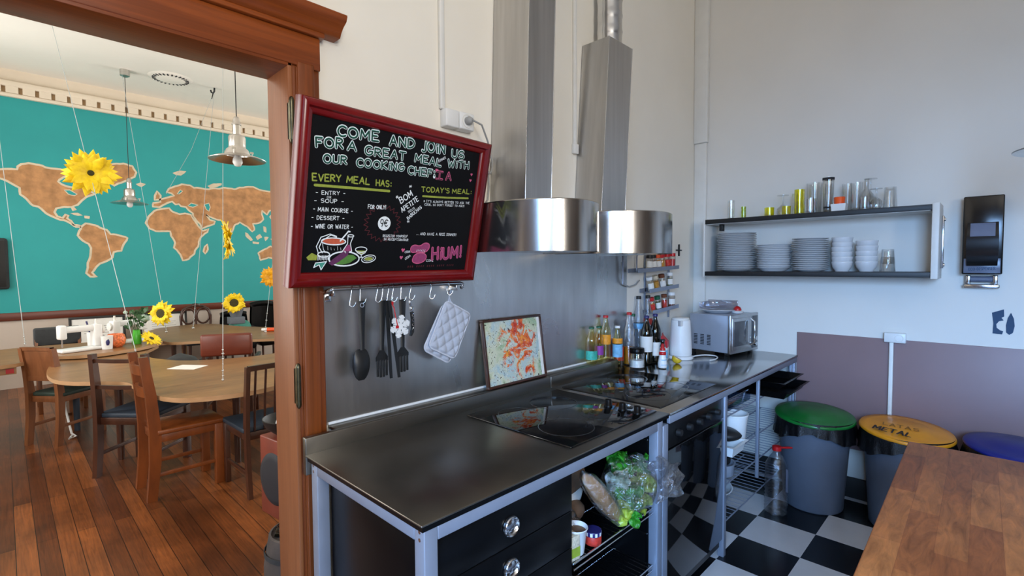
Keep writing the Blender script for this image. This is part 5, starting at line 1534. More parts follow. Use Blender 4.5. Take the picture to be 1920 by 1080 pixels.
bd('drawing_dish', lambda m: flat(m, ell((-.1216, .0926), .017, .006), .0004), 'chalk_olive')
bd('drawing_teal_leaf', lambda m: flat(m, [(-.3289, .0628), (-.3237, .0782), (-.2849, .0827), (-.3023, .0547), (-.3103, .0719)], .0003), 'chalk_teal')
# pink bean heart
BA = [(.0661, .1166), (.0609, .1382), (.0795, .1494), (.1078, .1428), (.1289, .158), (.1554, .155), (.1564, .1326), (.1349, .1174), (.0972, .1206)]
BB_ = [(.0764, .0912), (.0851, .1095), (.1069, .1171), (.1352, .1156), (.149, .1026), (.1399, .0839), (.1087, .0728), (.0804, .0784)]
def rounded(p):
    for _ in range(2):
        p = [q for i in range(len(p)) for q in ((lerp(p[i][0], p[(i + 1) % len(p)][0], .25), lerp(p[i][1], p[(i + 1) % len(p)][1], .25)), (lerp(p[i][0], p[(i + 1) % len(p)][0], .75), lerp(p[i][1], p[(i + 1) % len(p)][1], .75)))]
    return p
BA, BB = rounded(BA), rounded(BB_)
bd('drawing_bean', lambda m: flat(m, BA, .0003), 'chalk_magenta')
bd('drawing_bean', lambda m: flat(m, BB, .00035), 'chalk_magenta')
def pk(m):
    ribbon(m, BA, .0035, .0005, True)
    ribbon(m, BB, .0035, .0005, True)
bd('drawing_outline', pk, 'chalk_pink')
for (x, y, s_) in ((.0273, .1268, .009), (.0224, .0983, .008), (.1478, .4435, .008), (.3384, .4519, .007), (.3366, .4273, .007)):
    bd('heart', lambda m: flat(m, [(x, y - s_), (x + s_, y + s_ * .2), (x + s_ * .5, y + s_ * .8), (x, y + s_ * .35), (x - s_ * .5, y + s_ * .8), (x - s_, y + s_ * .2)], .0005), 'chalk_pink')
bd('drawing_face', lambda m: (flat(m, ell((.1382, .4176), .006, .007), .0006), [ribbon(m, [(.092 + k * .008, .122 + .003 * math.sin(k)), (.096 + k * .008, .130)], .0014, .0006) for k in range(6)]), 'chalk_white')
bd('scribble', lambda m: [ribbon(m, [(x + .0015 * q, .0585 + .0068 * (q % 2) + (x - .0585) * .02) for q in range(4)], .0016, .0002) for x in [.0585 + .0108 * k for k in range(24) if k % 5 != 3]], 'chalk_red')

# ------------------------------------------------------------------ painted world map
mp = thing('world_map_mural', 'large brown world map painted on the teal wall of the dining room', 'mural', (2.0, YM, 2.2))
WM = Matrix(((1, 0, 0, 0), (0, 0, -1, YM), (0, 1, 0, 0), (0, 0, 0, 1)))
LAND = {
 'NA': [(-0.045, 2.764), (0.033, 2.783), (0.102, 2.8), (0.183, 2.795), (0.196, 2.837), (0.232, 2.879), (0.292, 2.894), (0.388, 2.888), (0.448, 2.863), (0.535, 2.858), (0.662, 2.85), (0.713, 2.813), (0.66, 2.772), (0.581, 2.72), (0.567, 2.693), (0.605, 2.663), (0.681, 2.638), (0.759, 2.612), (0.788, 2.684), (0.841, 2.69), (0.892, 2.608), (0.946, 2.561), (0.849, 2.516), (0.807, 2.46), (0.752, 2.403), (0.711, 2.373), (0.738, 2.324), (0.716, 2.317), (0.698, 2.364), (0.62, 2.357), (0.536, 2.334), (0.522, 2.282), (0.539, 2.232), (0.602, 2.219), (0.629, 2.259), (0.655, 2.248), (0.647, 2.205), (0.678, 2.172), (0.709, 2.122), (0.775, 2.117), (0.781, 2.1), (0.728, 2.094), (0.677, 2.138), (0.614, 2.186), (0.538, 2.198), (0.44, 2.267), (0.369, 2.337), (0.321, 2.35), (0.229, 2.457), (0.201, 2.487), (0.192, 2.568), (0.13, 2.618), (0.074, 2.652), (0.029, 2.671), (-0.049, 2.653)],
 'GL': [(1.084, 2.968), (1.156, 3.01), (1.273, 3.03), (1.375, 3.008), (1.42, 2.922), (1.4, 2.855), (1.324, 2.8), (1.205, 2.74), (1.161, 2.699), (1.112, 2.739), (1.108, 2.846)],
 'IC': [(1.412, 2.751), (1.466, 2.775), (1.522, 2.763), (1.472, 2.724)],
 'SA': [(0.753, 2.037), (0.795, 2.109), (0.837, 2.15), (0.931, 2.134), (0.986, 2.101), (1.055, 2.069), (1.096, 2.017), (1.196, 2.003), (1.283, 1.969), (1.236, 1.876), (1.211, 1.783), (1.13, 1.764), (1.099, 1.69), (1.041, 1.636), (0.969, 1.6), (0.912, 1.528), (0.882, 1.475), (0.908, 1.43), (0.929, 1.417), (0.853, 1.419), (0.814, 1.476), (0.831, 1.582), (0.862, 1.688), (0.88, 1.813), (0.854, 1.865), (0.789, 1.916), (0.744, 1.985)],
 'CU': [(0.682, 2.276), (0.748, 2.289), (0.8, 2.263), (0.747, 2.263)],
 'HI': [(0.82, 2.251), (0.88, 2.246), (0.88, 2.223), (0.826, 2.23)],
 'lakes': [(0.627, 2.581), (0.686, 2.59), (0.756, 2.542), (0.729, 2.519), (0.664, 2.533)],
 'AF': [(1.51, 2.199), (1.548, 2.288), (1.623, 2.381), (1.713, 2.423), (1.803, 2.439), (1.847, 2.388), (1.937, 2.359), (2.016, 2.374), (2.094, 2.352), (2.139, 2.254), (2.201, 2.165), (2.24, 2.111), (2.315, 2.152), (2.297, 2.095), (2.213, 2.017), (2.178, 1.941), (2.176, 1.867), (2.126, 1.81), (2.116, 1.755), (2.042, 1.671), (1.955, 1.649), (1.926, 1.734), (1.89, 1.806), (1.853, 1.841), (1.87, 1.914), (1.82, 2.02), (1.807, 2.082), (1.717, 2.087), (1.629, 2.083), (1.558, 2.123)],
 'EA': [(1.599, 2.44), (1.613, 2.502), (1.701, 2.519), (1.695, 2.553), (1.793, 2.598), (1.869, 2.632), (1.84, 2.665), (1.78, 2.673), (1.811, 2.724), (1.889, 2.777), (1.982, 2.814), (2.092, 2.808), (2.138, 2.777), (2.219, 2.776), (2.35, 2.781), (2.502, 2.803), (2.554, 2.821), (2.711, 2.819), (2.856, 2.864), (3.003, 2.883), (3.096, 2.85), (3.347, 2.825), (3.629, 2.822), (3.773, 2.71), (3.622, 2.551), (3.339, 2.529), (3.26, 2.503), (3.219, 2.439), (3.14, 2.494), (3.133, 2.433), (3.159, 2.354), (3.1, 2.291), (2.987, 2.264), (3.003, 2.166), (2.965, 2.134), (2.911, 2.201), (2.857, 2.237), (2.786, 2.282), (2.713, 2.239), (2.666, 2.13), (2.62, 2.09), (2.555, 2.24), (2.505, 2.294), (2.404, 2.316), (2.337, 2.34), (2.289, 2.371), (2.344, 2.294), (2.423, 2.28), (2.401, 2.231), (2.233, 2.153), (2.203, 2.22), (2.117, 2.335), (2.111, 2.38), (2.049, 2.431), (2.019, 2.468), (1.956, 2.474), (1.934, 2.508), (1.881, 2.508), (1.851, 2.541), (1.79, 2.509), (1.729, 2.477), (1.684, 2.443)],
 'UK': [(1.63, 2.609), (1.662, 2.678), (1.707, 2.616), (1.695, 2.553), (1.628, 2.539)],
 'SV': [(1.872, 2.971), (1.972, 3.011), (2.038, 3.014), (1.971, 2.948), (1.909, 2.949)],
 'NZ': [(2.335, 2.83), (2.419, 2.867), (2.53, 2.88), (2.524, 2.858), (2.368, 2.807)],
 'MG': [(2.236, 1.794), (2.266, 1.869), (2.308, 1.902), (2.301, 1.823), (2.263, 1.753)],
 'AU': [(3.058, 1.778), (3.165, 1.85), (3.263, 1.893), (3.342, 1.885), (3.544, 1.879), (3.58, 1.691), (3.337, 1.679), (3.219, 1.699), (3.093, 1.657)],
 'SU': [(2.863, 2.12), (2.899, 2.092), (2.97, 1.995), (2.942, 1.984), (2.87, 2.061)],
 'BO': [(3.028, 2.047), (3.095, 2.1), (3.113, 2.05), (3.045, 2.004)],
 'JV': [(2.979, 1.966), (3.072, 1.953), (3.062, 1.936), (2.978, 1.946)],
 'JP': [(3.257, 2.401), (3.348, 2.499), (3.357, 2.469), (3.276, 2.378)],
 'PH': [(3.146, 2.233), (3.179, 2.225), (3.192, 2.134), (3.164, 2.153)],
 'CE': [(3.161, 2.052), (3.228, 2.045), (3.169, 1.992)],
 'NG': [(3.267, 2.019), (3.346, 2.028), (3.465, 1.981), (3.344, 1.977)],
 'caspian': [(2.269, 2.531), (2.335, 2.555), (2.358, 2.492), (2.34, 2.43), (2.299, 2.45)],
 'black': [(2.043, 2.494), (2.099, 2.535), (2.187, 2.515), (2.114, 2.476)],
 'baltic': [(1.916, 2.654), (1.956, 2.73), (1.987, 2.712), (1.946, 2.657)],
}
def tri_flat(mb, poly, z):
    f = mb.bm.faces.new([mb.bm.verts.new((p[0], p[1], z)) for p in poly])
    f.normal_update()
    bmesh.ops.triangulate(mb.bm, faces=[f], ngon_method='EAR_CLIP')
def wobble(poly, amp, seed):
    out = []
    for i, a in enumerate(poly):
        b = poly[(i + 1) % len(poly)]
        n = max(1, int(math.hypot(b[0] - a[0], b[1] - a[1]) / .03))
        for k in range(n):
            x, y = lerp(a[0], b[0], k / n), lerp(a[1], b[1], k / n)
            d = noise.noise_vector(Vector((x * 14, y * 14, seed))) * amp
            out.append((x + d.x, y + d.y))
    return out
WATER = ('lakes', 'caspian', 'black', 'baltic')
ISL = ('IC', 'CU', 'HI', 'SV', 'NZ', 'SU', 'BO', 'JV', 'JP', 'PH', 'CE', 'NG')
parts = {}
for k, (nm, poly) in enumerate(LAND.items()):
    if nm in WATER:
        continue
    pw = wobble(poly, .012, k)
    m = MB()
    tri_flat(m, pw, .0015)
    bmesh.ops.transform(m.bm, matrix=WM, verts=m.bm.verts[:])
    o = m.build('island' if nm in ISL + ('UK', 'MG') else 'continent', 'coast' if nm in ISL else 'land', mp, True)
    m = MB()
    strip(m, pw, .025 if nm not in ISL else .016, .0025)
    bmesh.ops.transform(m.bm, matrix=WM, verts=m.bm.verts[:])
    m.build('coastline', 'coast', o, True)
for nm in WATER:
    m = MB()
    pw = wobble(LAND[nm], .01, 3)
    tri_flat(m, pw, .003)
    bmesh.ops.transform(m.bm, matrix=WM, verts=m.bm.verts[:])
    o = m.build('inland_sea', 'teal', mp, True)
    m = MB()
    strip(m, pw, .012, .0035)
    bmesh.ops.transform(m.bm, matrix=WM, verts=m.bm.verts[:])
    m.build('coastline', 'coast', o, True)

# ------------------------------------------------------------------ dining room
bk_ = thing('wall_speaker', 'dark rounded speaker panel hung on the teal wall at the left edge', 'speaker', (-.1, YM, 1.6))
MB().box(-.30, YM - .07, 1.275, .068, YM - .004, 1.92, .04).build('housing', 'dark_cloth', bk_, True)
MB().box(-.27, YM - .076, 1.31, .04, YM - .068, 1.885, .02).build('grille', 'blackmat', bk_, True)
vt = thing('ceiling_vent', 'round slotted ceiling vent in the dining room', 'vent', (1.66, 7.93, ZC))
MB().lathe([(0, -.03), (.14, -.028), (.20, -.018), (.25, 0), (0, 0)], (0, 0, 0), 40).build('rim', 'ceiling', vt)
m = MB()
for k in range(26):
    a = k * 2 * PI / 26
    m.box(.165, -.008, -.027, .205, .008, -.016, X=Matrix.Rotation(a, 4, 'Z'))
m.build('slots', 'dark_slot', vt)
ottava('larger silver pendant lamp hanging nearest the doorway', 1.37, 4.44, 2.398, 1.12, ZC)
ottava('smaller silver pendant lamp farther away in front of the map', 1.185, 8.02, 2.36, 1.06, ZC)

# tables
T1 = [(0.224, 5.351), (0.209, 5.108), (0.217, 4.914), (0.24, 4.765), (0.304, 4.624), (0.39, 4.532), (0.488, 4.45), (0.579, 4.33), (0.600, 4.139), (0.62, 3.893), (0.65, 3.689), (0.712, 3.548), (0.785, 3.48), (0.883, 3.436), (1.009, 3.406), (1.151, 3.403), (1.285, 3.454), (1.476, 3.605), (1.74, 4.083), (1.912, 4.657), (1.771, 4.77), (1.601, 4.73), (1.415, 4.76), (1.24, 4.829), (1.044, 4.964), (0.942, 5.185), (0.887, 5.376), (0.885, 5.576), (0.944, 5.81), (1.045, 6.026), (1.12, 6.197), (1.05, 6.42), (0.866, 6.272), (0.529, 6.12), (0.287, 5.80)]
T2 = [(-0.6, 6.2), (-0.227, 6.45), (-0.035, 6.652), (0.255, 6.66), (0.518, 6.62), (0.821, 6.62), (1.061, 6.693), (1.187, 6.70), (1.181, 6.369), (1.104, 6.03), (0.915, 5.805), (0.772, 5.737), (0.644, 5.667), (0.494, 5.653), (0.392, 5.692), (0.26, 5.80), (0.15, 5.682), (0.076, 5.562), (-0.033, 5.524), (-0.3, 5.45), (-0.65, 5.6)]
T3 = [(1.203, 7.397), (1.30, 7.75), (1.482, 7.957), (1.687, 8.06), (1.867, 8.074), (2.03, 7.98), (2.112, 7.844), (2.15, 7.6), (2.22, 7.331), (2.42, 6.95), (2.616, 6.6), (2.846, 6.139), (2.75, 5.647), (2.433, 5.482), (2.131, 5.726), (1.815, 5.927), (1.479, 6.183), (1.262, 6.239), (1.201, 6.411), (1.155, 6.754)]
T1 = [(x * 1.0635, y * 1.0635) for x, y in T1]
T2 = [(x * 1.067, y * 1.067) for x, y in T2]
T3 = [(x * 1.051, y * 1.051) for x, y in T3]
def smooth(poly, it=2):
    for _ in range(it):
        o = []
        for i, a in enumerate(poly):
            b = poly[(i + 1) % len(poly)]
            o += [(lerp(a[0], b[0], .25), lerp(a[1], b[1], .25)), (lerp(a[0], b[0], .75), lerp(a[1], b[1], .75))]
        poly = o
    return poly
def table(label, poly, z, th, legs, legmat='dark_wood'):
    cx = sum(p[0] for p in poly) / len(poly)
    cy = sum(p[1] for p in poly) / len(poly)
    t = thing('dining_table', label, 'table', (cx, cy, 0))
    ps = smooth(poly, 1)
    m = MB()
    for zz, flip in ((z, 0), (z - th, 1)):
        f = m.bm.faces.new([m.bm.verts.new((p[0], p[1], zz)) for p in ps])
        f.normal_update()
        bmesh.ops.triangulate(m.bm, faces=[f], ngon_method='EAR_CLIP')
    m.build('tabletop', 'table_wood', t, True)
    m = MB()
    n = len(ps)
    for i in range(n):
        a, b = ps[i], ps[(i + 1) % n]
        m.quad((a[0], a[1], z - th), (b[0], b[1], z - th), (b[0], b[1], z), (a[0], a[1], z))
    bmesh.ops.remove_doubles(m.bm, verts=m.bm.verts[:], dist=1e-5)
    m.build('edge', 'edge_wood', t, True)
    for (x, y) in legs:
        MB().tube([(x, y, 0), (x, y, z - th)], [.022, .03], 12).build('leg', legmat, t, True)
    return t
table('curvy pale wooden table nearest the doorway', T1, .69, .03, [(.62, 5.0), (1.25, 4.25), (1.6, 4.25), (.70, 5.6)])
t2_ = table('pale wooden table carrying the white sewing machines', T2, .73, .03, [(-.2, 5.8), (.45, 6.2), (1.0, 6.4)], 'blue_seat')
table('far curved wooden table below the map wall', T3, .70, .03, [(1.5, 7.5), (2.4, 6.0), (1.6, 6.3)])
MB().box(-.55, 5.98, .635, .06, 6.02, .70, .003).build('apron', 'edge_wood', t2_, True)
MB().box(-.005, 5.972, .645, .045, 5.98, .685).build('red_tag', 'red', t2_, True)
pp = MB().box(-.12, -.085, 0, .12, .085, .002)
o = pp.build('paper_sheet', 'paper')
o.location, o.rotation_euler = (1.074, 4.89, .6905), (0, 0, R(-52))
tag(o, 'white sheet of paper lying on the table nearest the doorway', 'paper')

# chairs (local frame: sitter faces +x, width along y)
def chair(label, loc, rz, wood_, seat, sw=.38, sd=.38, sh_=.45, top=.90, lean=.10, back='ladder', group=None, leg=.020, stretch=True):
    c = thing('dining_chair', label, 'chair', (*loc, 0), rz, group)
    bx_, fx_ = -sd / 2, sd / 2
    for s_ in (-1, 1):
        y = s_ * (sw / 2 - leg)
        m = MB()
        prof = [(bx_ - .03, 0), (bx_ - .005, sh_ * .55), (bx_, sh_), (bx_ - lean * .35, lerp(sh_, top, .5)), (bx_ - lean, top)]
        wd = [leg * 1.0, leg * 1.15, leg * 1.25, leg * 1.1, leg * .9]
        A, Bv = [], []
        for (px, pz), w_ in zip(prof, wd):
            A.append([(px - w_, y - leg * .7, pz), (px + w_, y - leg * .7, pz), (px + w_, y + leg * .7, pz), (px - w_, y + leg * .7, pz)])
        rings = [[m.bm.verts.new(p) for p in r] for r in A]
        for a, b in zip(rings, rings[1:]):
            for k in range(4):
                m.bm.faces.new((a[k], a[(k + 1) % 4], b[(k + 1) % 4], b[k]))
        m.bm.faces.new(rings[0][::-1])
        m.bm.faces.new(rings[-1])
        m.build('back_leg', wood_, c)
        MB().box(fx_ - leg * 2, y - leg * .9, 0, fx_, y + leg * .9, sh_ - .02, .003).build('front_leg', wood_, c)
    MB().box(bx_ + .01, -sw / 2 + .012, sh_ - .07, fx_ - .008, -sw / 2 + .034, sh_ - .018, .002).box(bx_ + .01, sw / 2 - .034, sh_ - .07, fx_ - .008, sw / 2 - .012, sh_ - .018, .002).box(bx_, -sw / 2 + .02, sh_ - .07, bx_ + .022, sw / 2 - .02, sh_ - .018, .002).box(fx_ - .028, -sw / 2 + .02, sh_ - .07, fx_ - .008, sw / 2 - .02, sh_ - .018, .002).build('apron', wood_, c)
    MB().box(bx_ + .01, -sw / 2, sh_ - .02, fx_ + .015, sw / 2, sh_ + .012, .009, None, 3).build('seat', seat, c)
    if stretch:
        for s_ in (-1, 1):
            MB().box(bx_ - .01, s_ * (sw / 2 - leg) - .008, .15, fx_ - .02, s_ * (sw / 2 - leg) + .008, .175, .002).build('stretcher', wood_, c)
    def bxat(z):
        t = (z - sh_) / (top - sh_)
        return bx_ - lean * (t * .7 if t < .5 else .35 + (t - .5) * 1.3)
    def rail(z0, z1, curve, th=.010, nm='back_rail', mat=None):
        m = MB()
        m.sheet(lambda u, v: (bxat(lerp(z0, z1, v)) - th - curve * math.sin(PI * u), lerp(-sw / 2 + leg, sw / 2 - leg, u), lerp(z0, z1, v)), 10, 2)
        m.sheet(lambda u, v: (bxat(lerp(z0, z1, v)) + th - curve * math.sin(PI * u), lerp(sw / 2 - leg, -sw / 2 + leg, u), lerp(z0, z1, v)), 10, 2)
        for zz in (z0, z1):
            m.sheet(lambda u, v: (bxat(zz) + lerp(-th, th, v) - curve * math.sin(PI * u), lerp(-sw / 2 + leg, sw / 2 - leg, u), zz), 10, 1)
        m.build(nm, mat or wood_, c)
    if back == 'ladder':
        for z in (top - .09, top - .24):
            rail(z - .035, z + .03, .035)
    elif back == 'thin':
        for z in (top - .05, top - .245):
            rail(z - .014, z + .014, .02, .008)
    elif back == 'panel':
        rail(sh_ + .16, top, -.01, .009, 'back_panel')
        rail(top - .02, top + .01, -.01, .018, 'top_rail')
        rail(sh_ + .12, sh_ + .16, -.01, .014)
    elif back == 'spindle':
        rail(top - .03, top + .005, -.012, .013, 'top_rail')
        for k in range(5):
            y = lerp(-sw / 2 + .07, sw / 2 - .07, k / 4)
            MB().tube([(bx_, y, sh_ - .01), (bxat(lerp(sh_, top, .5)), y, lerp(sh_, top, .5)), (bxat(top) + .003, y, top - .02)], .008, 8).build('spindle', wood_, c)
    elif back == 'pad':
        MB().box(bxat(top) - .02, -sw / 2, top - .20, bxat(top) + .045, sw / 2, top + .005, .022, None, 3).build('back_pad', seat, c)
    return c
chair('orange-brown ladder-back chair pulled out nearest the doorway', (.862, 4.10), R(2), 'orange_wood', 'orange_wood', .36, .40, .45, .955, .05, 'ladder', leg=.027)
chair('brown chair with solid wooden back at the left end of the tables', (.385, 6.03), R(38), 'brown_wood', 'green_seat', .34, .40, .44, .85, .05, 'panel', leg=.024)
chair('dark wooden chair with two thin back rails and dark blue seat', (.74, 4.70), R(42), 'dark_wood', 'blue_seat', .44, .40, .45, .91, .03, 'thin', leg=.024)
chair('dark chair with spindle back and blue seat, cut off by the door frame', (1.27, 3.74), R(92), 'dark_wood', 'blue_seat', .40, .40, .45, .88, .05, 'spindle', leg=.019)
lc = chair('dark chair with shiny brown leather back pad inside the table ring', (1.62, 5.62), R(65), 'dark_wood', 'dark_cloth', .44, .42, .44, .88, .02, 'none')
MB().box(-.26, -.225, .665, -.20, .225, .885, .024, None, 3).build('back_pad', 'leather', lc)
MB().box(-.16, -.26, .60, .16, -.22, .635, .01).build('armrest', 'blackmat', lc)
MB().box(-.16, .22, .60, .16, .26, .635, .01).build('armrest', 'blackmat', lc)
jk = MB().blob((1.17, 5.62, .60), (.16, .14, .10), .2, 2, 3, 4).build('folded_coat', 'dark_cloth')
tag(jk, 'dark coat heaped on a seat inside the table ring', 'coat')
c6 = chair('wooden chair with dark grey back cloth behind the sewing machines', (.42, 7.36), R(-90), 'brown_wood', 'dark_cloth', .40, .40, .45, .87, .05, 'pad')
oc = thing('ornate_chair', 'carved chair with two oval openings in its back under the mural', 'chair', (2.05, 8.55, 0), R(-90))
m = MB()
for s_ in (-1, 1):
    m.tube([(-.20 , s_ * .095 + .085 * math.cos(a), .80 + .115 * math.sin(a)) for a in [k * 2 * PI / 20 for k in range(20)]], .014, 8, True)
    m.tube([(-.18, s_ * .17, .42), (-.20, s_ * .19, .62), (-.205, s_ * .20, .80), (-.205, s_ * .17, .90), (-.205, s_ * .09, .945), (-.205, 0, .955)], .017, 8)
m.tube([(-.20, 0, .955), (-.20, 0, .60)], .012, 8)
m.build('back_frame', 'dark_wood', oc)
MB().blob((-.205, 0, .965), (.022, .055, .03), .3, 3, 3, 2).build('carved_crest', 'dark_wood', oc)
MB().box(-.21, -.22, .40, .21, .22, .46, .02).build('seat', 'dark_cloth', oc)
for xx in (-.18, .18):
    for yy in (-.18, .18):
        MB().tube([(xx, yy, 0), (xx * .95, yy * .95, .40)], [.014, .022], 8).build('leg', 'dark_wood', oc)
def armchair(label, x, y, w_, top):
    a = thing('armchair', label, 'armchair', (x, y, 0), R(-90))
    m = MB()
    m.sheet(lambda u, v: (-.22 - .05 * math.sin(PI * u) - .02, lerp(-w_ / 2, w_ / 2, u) * (.72 + .28 * math.sin(PI * (.25 + .5 * v))), lerp(.42, top, v) + .03 * math.sin(PI * u) * v), 12, 10)
    m.sheet(lambda u, v: (-.14 - .05 * math.sin(PI * u) - .02, lerp(w_ / 2, -w_ / 2, u) * (.72 + .28 * math.sin(PI * (.25 + .5 * v))), lerp(.42, top, v) + .03 * math.sin(PI * u) * v), 12, 10)
    m.tube([(-.21, lerp(-w_ / 2, w_ / 2, k / 12) * .92, top + .03 * math.sin(PI * k / 12)) for k in range(13)], .045, 10)
    m.build('backrest', 'black', a)
    MB().box(-.22, -w_ / 2, .30, .24, w_ / 2, .45, .04, None, 3).build('seat', 'black', a)
    for s_ in (-1, 1):
        MB().box(-.2, s_ * w_ / 2 - .03, .36, .2, s_ * w_ / 2 + .03, .60, .025, None, 3).build('armrest', 'black', a)
    for xx in (-.16, .18):
        for yy in (-.14, .14):
            MB().tube([(xx, yy, 0), (xx, yy, .31)], .016, 8).build('leg', 'dark_wood', a)
    return a
armchair('black tub chair with a teal cushion below the potted sunflower', 2.50, 8.30, .38, .80)
armchair('tall black leather chair with narrow waist near the door frame', 2.98, 8.45, .38, .92)
cu_ = thing('cushion', 'teal cushion resting on the black tub chair', 'cushion', (2.46, 8.05, .45))
MB().blob((2.46, 8.10, .62), (.16, .06, .15), .08, 1.5, 3, 2).build('cover', 'tealcloth', cu_, True)
# frames leaning on the wall
for (x0, x1, lab) in ((.60, 1.20, 'black framed white picture leaning on the wall behind the sewing machines'), (1.36, 1.95, 'black framed certificate leaning on the wall left of the ornate chair')):
    fr = thing('picture_frame', lab, 'picture', ((x0 + x1) / 2, 8.80, .44), (R(-6), 0, 0))
    h = .44
    w_ = (x1 - x0) / 2
    for q in ((-w_, 0, w_, .03), (-w_, h - .03, w_, h), (-w_, .03, -w_ + .03, h - .03), (w_ - .03, .03, w_, h - .03)):
        MB().box(q[0], -.012, q[1], q[2], .012, q[3], .002).build('frame_side', 'blackmat', fr)
    MB().box(-w_ + .028, -.003, .028, w_ - .028, .004, h - .028).build('print', 'paper', fr)
    m = MB()
    for k in range(4):
        m.box(-w_ * .5, -.0045, .30 - k * .03, w_ * (.5 - .1 * (k % 2)), -.003, .306 - k * .03)
    m.blob((w_ * .1, -.004, .14), (.05, .002, .04), .3, 2, 2, 3)
    m.build('printed_marks', 'greycord', fr)
    sb = thing('low_bench', 'low pale bench under the black framed ' + ('white picture' if x0 < 1 else 'certificate') + ' at the foot of the map wall', 'bench', ((x0 + x1) / 2, 8.80, 0))
    MB().box(x0, 8.74, .40, x1, 8.97, .44, .004).build('top', 'edge_wood', sb, True)
    for xx in (x0 + .04, x1 - .06):
        MB().box(xx, 8.76, 0, xx + .03, 8.95, .40, .003).build('leg', 'edge_wood', sb, True)

# sewing machines and table decorations
def sewing(label, x, y, rz):
    s_ = thing('sewing_machine', label, 'sewing machine', (x, y, .7305), rz)
    MB().box(-.20, -.085, 0, .16, .085, .030, .012, None, 3).build('base', 'white', s_)
    m = MB()
    m.box(.075, -.045, .028, .150, .045, .25, .018, None, 3)
    m.build('column', 'white', s_)
    MB().box(-.165, -.036, .185, .10, .036, .245, .02, None, 3).build('arm', 'white', s_)
    MB().box(-.195, -.040, .125, -.135, .040, .262, .016, None, 3).build('head', 'white', s_)
    MB().tube([(-.165, 0, .126), (-.165, 0, .05)], .006, 8).build('needle_bar', 'chrome', s_)
    MB().lathe([(0, 0), (.04, 0), (.042, .006), (.04, .018), (0, .02)], (0, 0, 0), 20, TX(.150, 0, .19, 0, R(90))).build('hand_wheel', 'offwhite', s_)
    MB().tube([(.11, 0, .245), (.112, 0, .30)], [.012, .009], 8).build('spool_pin', 'offwhite', s_)
    return s_
sewing('white sewing machine at the left with its arm pointing left', .535, 6.40, R(18))
sewing('second white sewing machine behind the patterned pot', .92, 6.70, R(200))
pc_ = thing('pen_cup', 'white cup holding a dark blue pen between the sewing machines', 'cup', (.64, 6.66, .7305))
MB().lathe([(0, 0), (.05, 0), (.055, .15), (.051, .15), (.046, .01), (0, .01)], (0, 0, 0), 24).build('cup_wall', 'white', pc_)
MB().tube([(.0, 0, .012), (-.05, .02, .26)], .008, 8).build('pen', 'navy', pc_)
MB().blob((.01, -.050, .06), (.02, .006, .028), .3, 3, 2, 4).build('printed_mark', 'navy', pc_)
pt_ = thing('patterned_pot', 'round pot with orange and blue pattern next to the sewing machines', 'pot', (.79, 6.42, .7305))
MB().lathe([(0, 0), (.05, 0), (.075, .03), (.085, .07), (.075, .12), (.06, .135), (.055, .13), (.07, .08), (0, .01)], (0, 0, 0), 28).build('pot_wall', 'pattern', pt_)
p2_ = thing('patterned_pot', 'white mug with small blue marks left of the patterned pot', 'pot', (.71, 6.33, .7305))
MB().lathe([(0, 0), (.042, 0), (.05, .13), (.046, .13), (.04, .01), (0, .01)], (0, 0, 0), 24).build('mug_wall', 'white', p2_)
MB().blob((.0, -.046, .07), (.016, .005, .03), .3, 3, 2, 5).build('printed_mark', 'navy', p2_)
va = thing('flower_vase', 'green vase with leafy stems and a white flower', 'vase', (.976, 6.51, .7305))
MB().lathe([(0, 0), (.036, 0), (.042, .02), (.040, .08), (.030, .14), (.032, .15), (.027, .15), (.034, .08), (0, .01)], (0, 0, 0), 24).build('vase_body', 'green', va)
rnd = random.Random(5)
m = MB()
for k in range(46):
    a, e, L = rnd.uniform(0, 6.28), rnd.uniform(.1, 1.25), rnd.uniform(.04, .085)
    base = Vector((rnd.uniform(-.07, .09), rnd.uniform(-.06, .06), rnd.uniform(.15, .34)))
    Q = Matrix.Translation(base) @ Euler((0, -e, a)).to_matrix().to_4x4()
    m.sheet(lambda u, v: Q @ Vector((L * u, .34 * L * math.sin(PI * (.05 + .92 * u)) * (2 * v - 1), .12 * L * math.sin(PI * u))), 5, 2)
m.build('leaves', 'leaf', va, False, 180)
m = MB()
for k in range(6):
    m.tube([(0, 0, .10), (rnd.uniform(-.05, .05), rnd.uniform(-.04, .04), .24), (rnd.uniform(-.09, .09), rnd.uniform(-.05, .05), .36)], .003, 5)
m.build('stems', 'leaf', va)
MB().blob((.07, -.02, .27), (.045, .04, .04), .35, 3, 3, 7).blob((-.085, 0, .34), (.02, .02, .02), .3, 3, 2, 3).build('white_bloom', 'leaf_pale', va, False, 180)

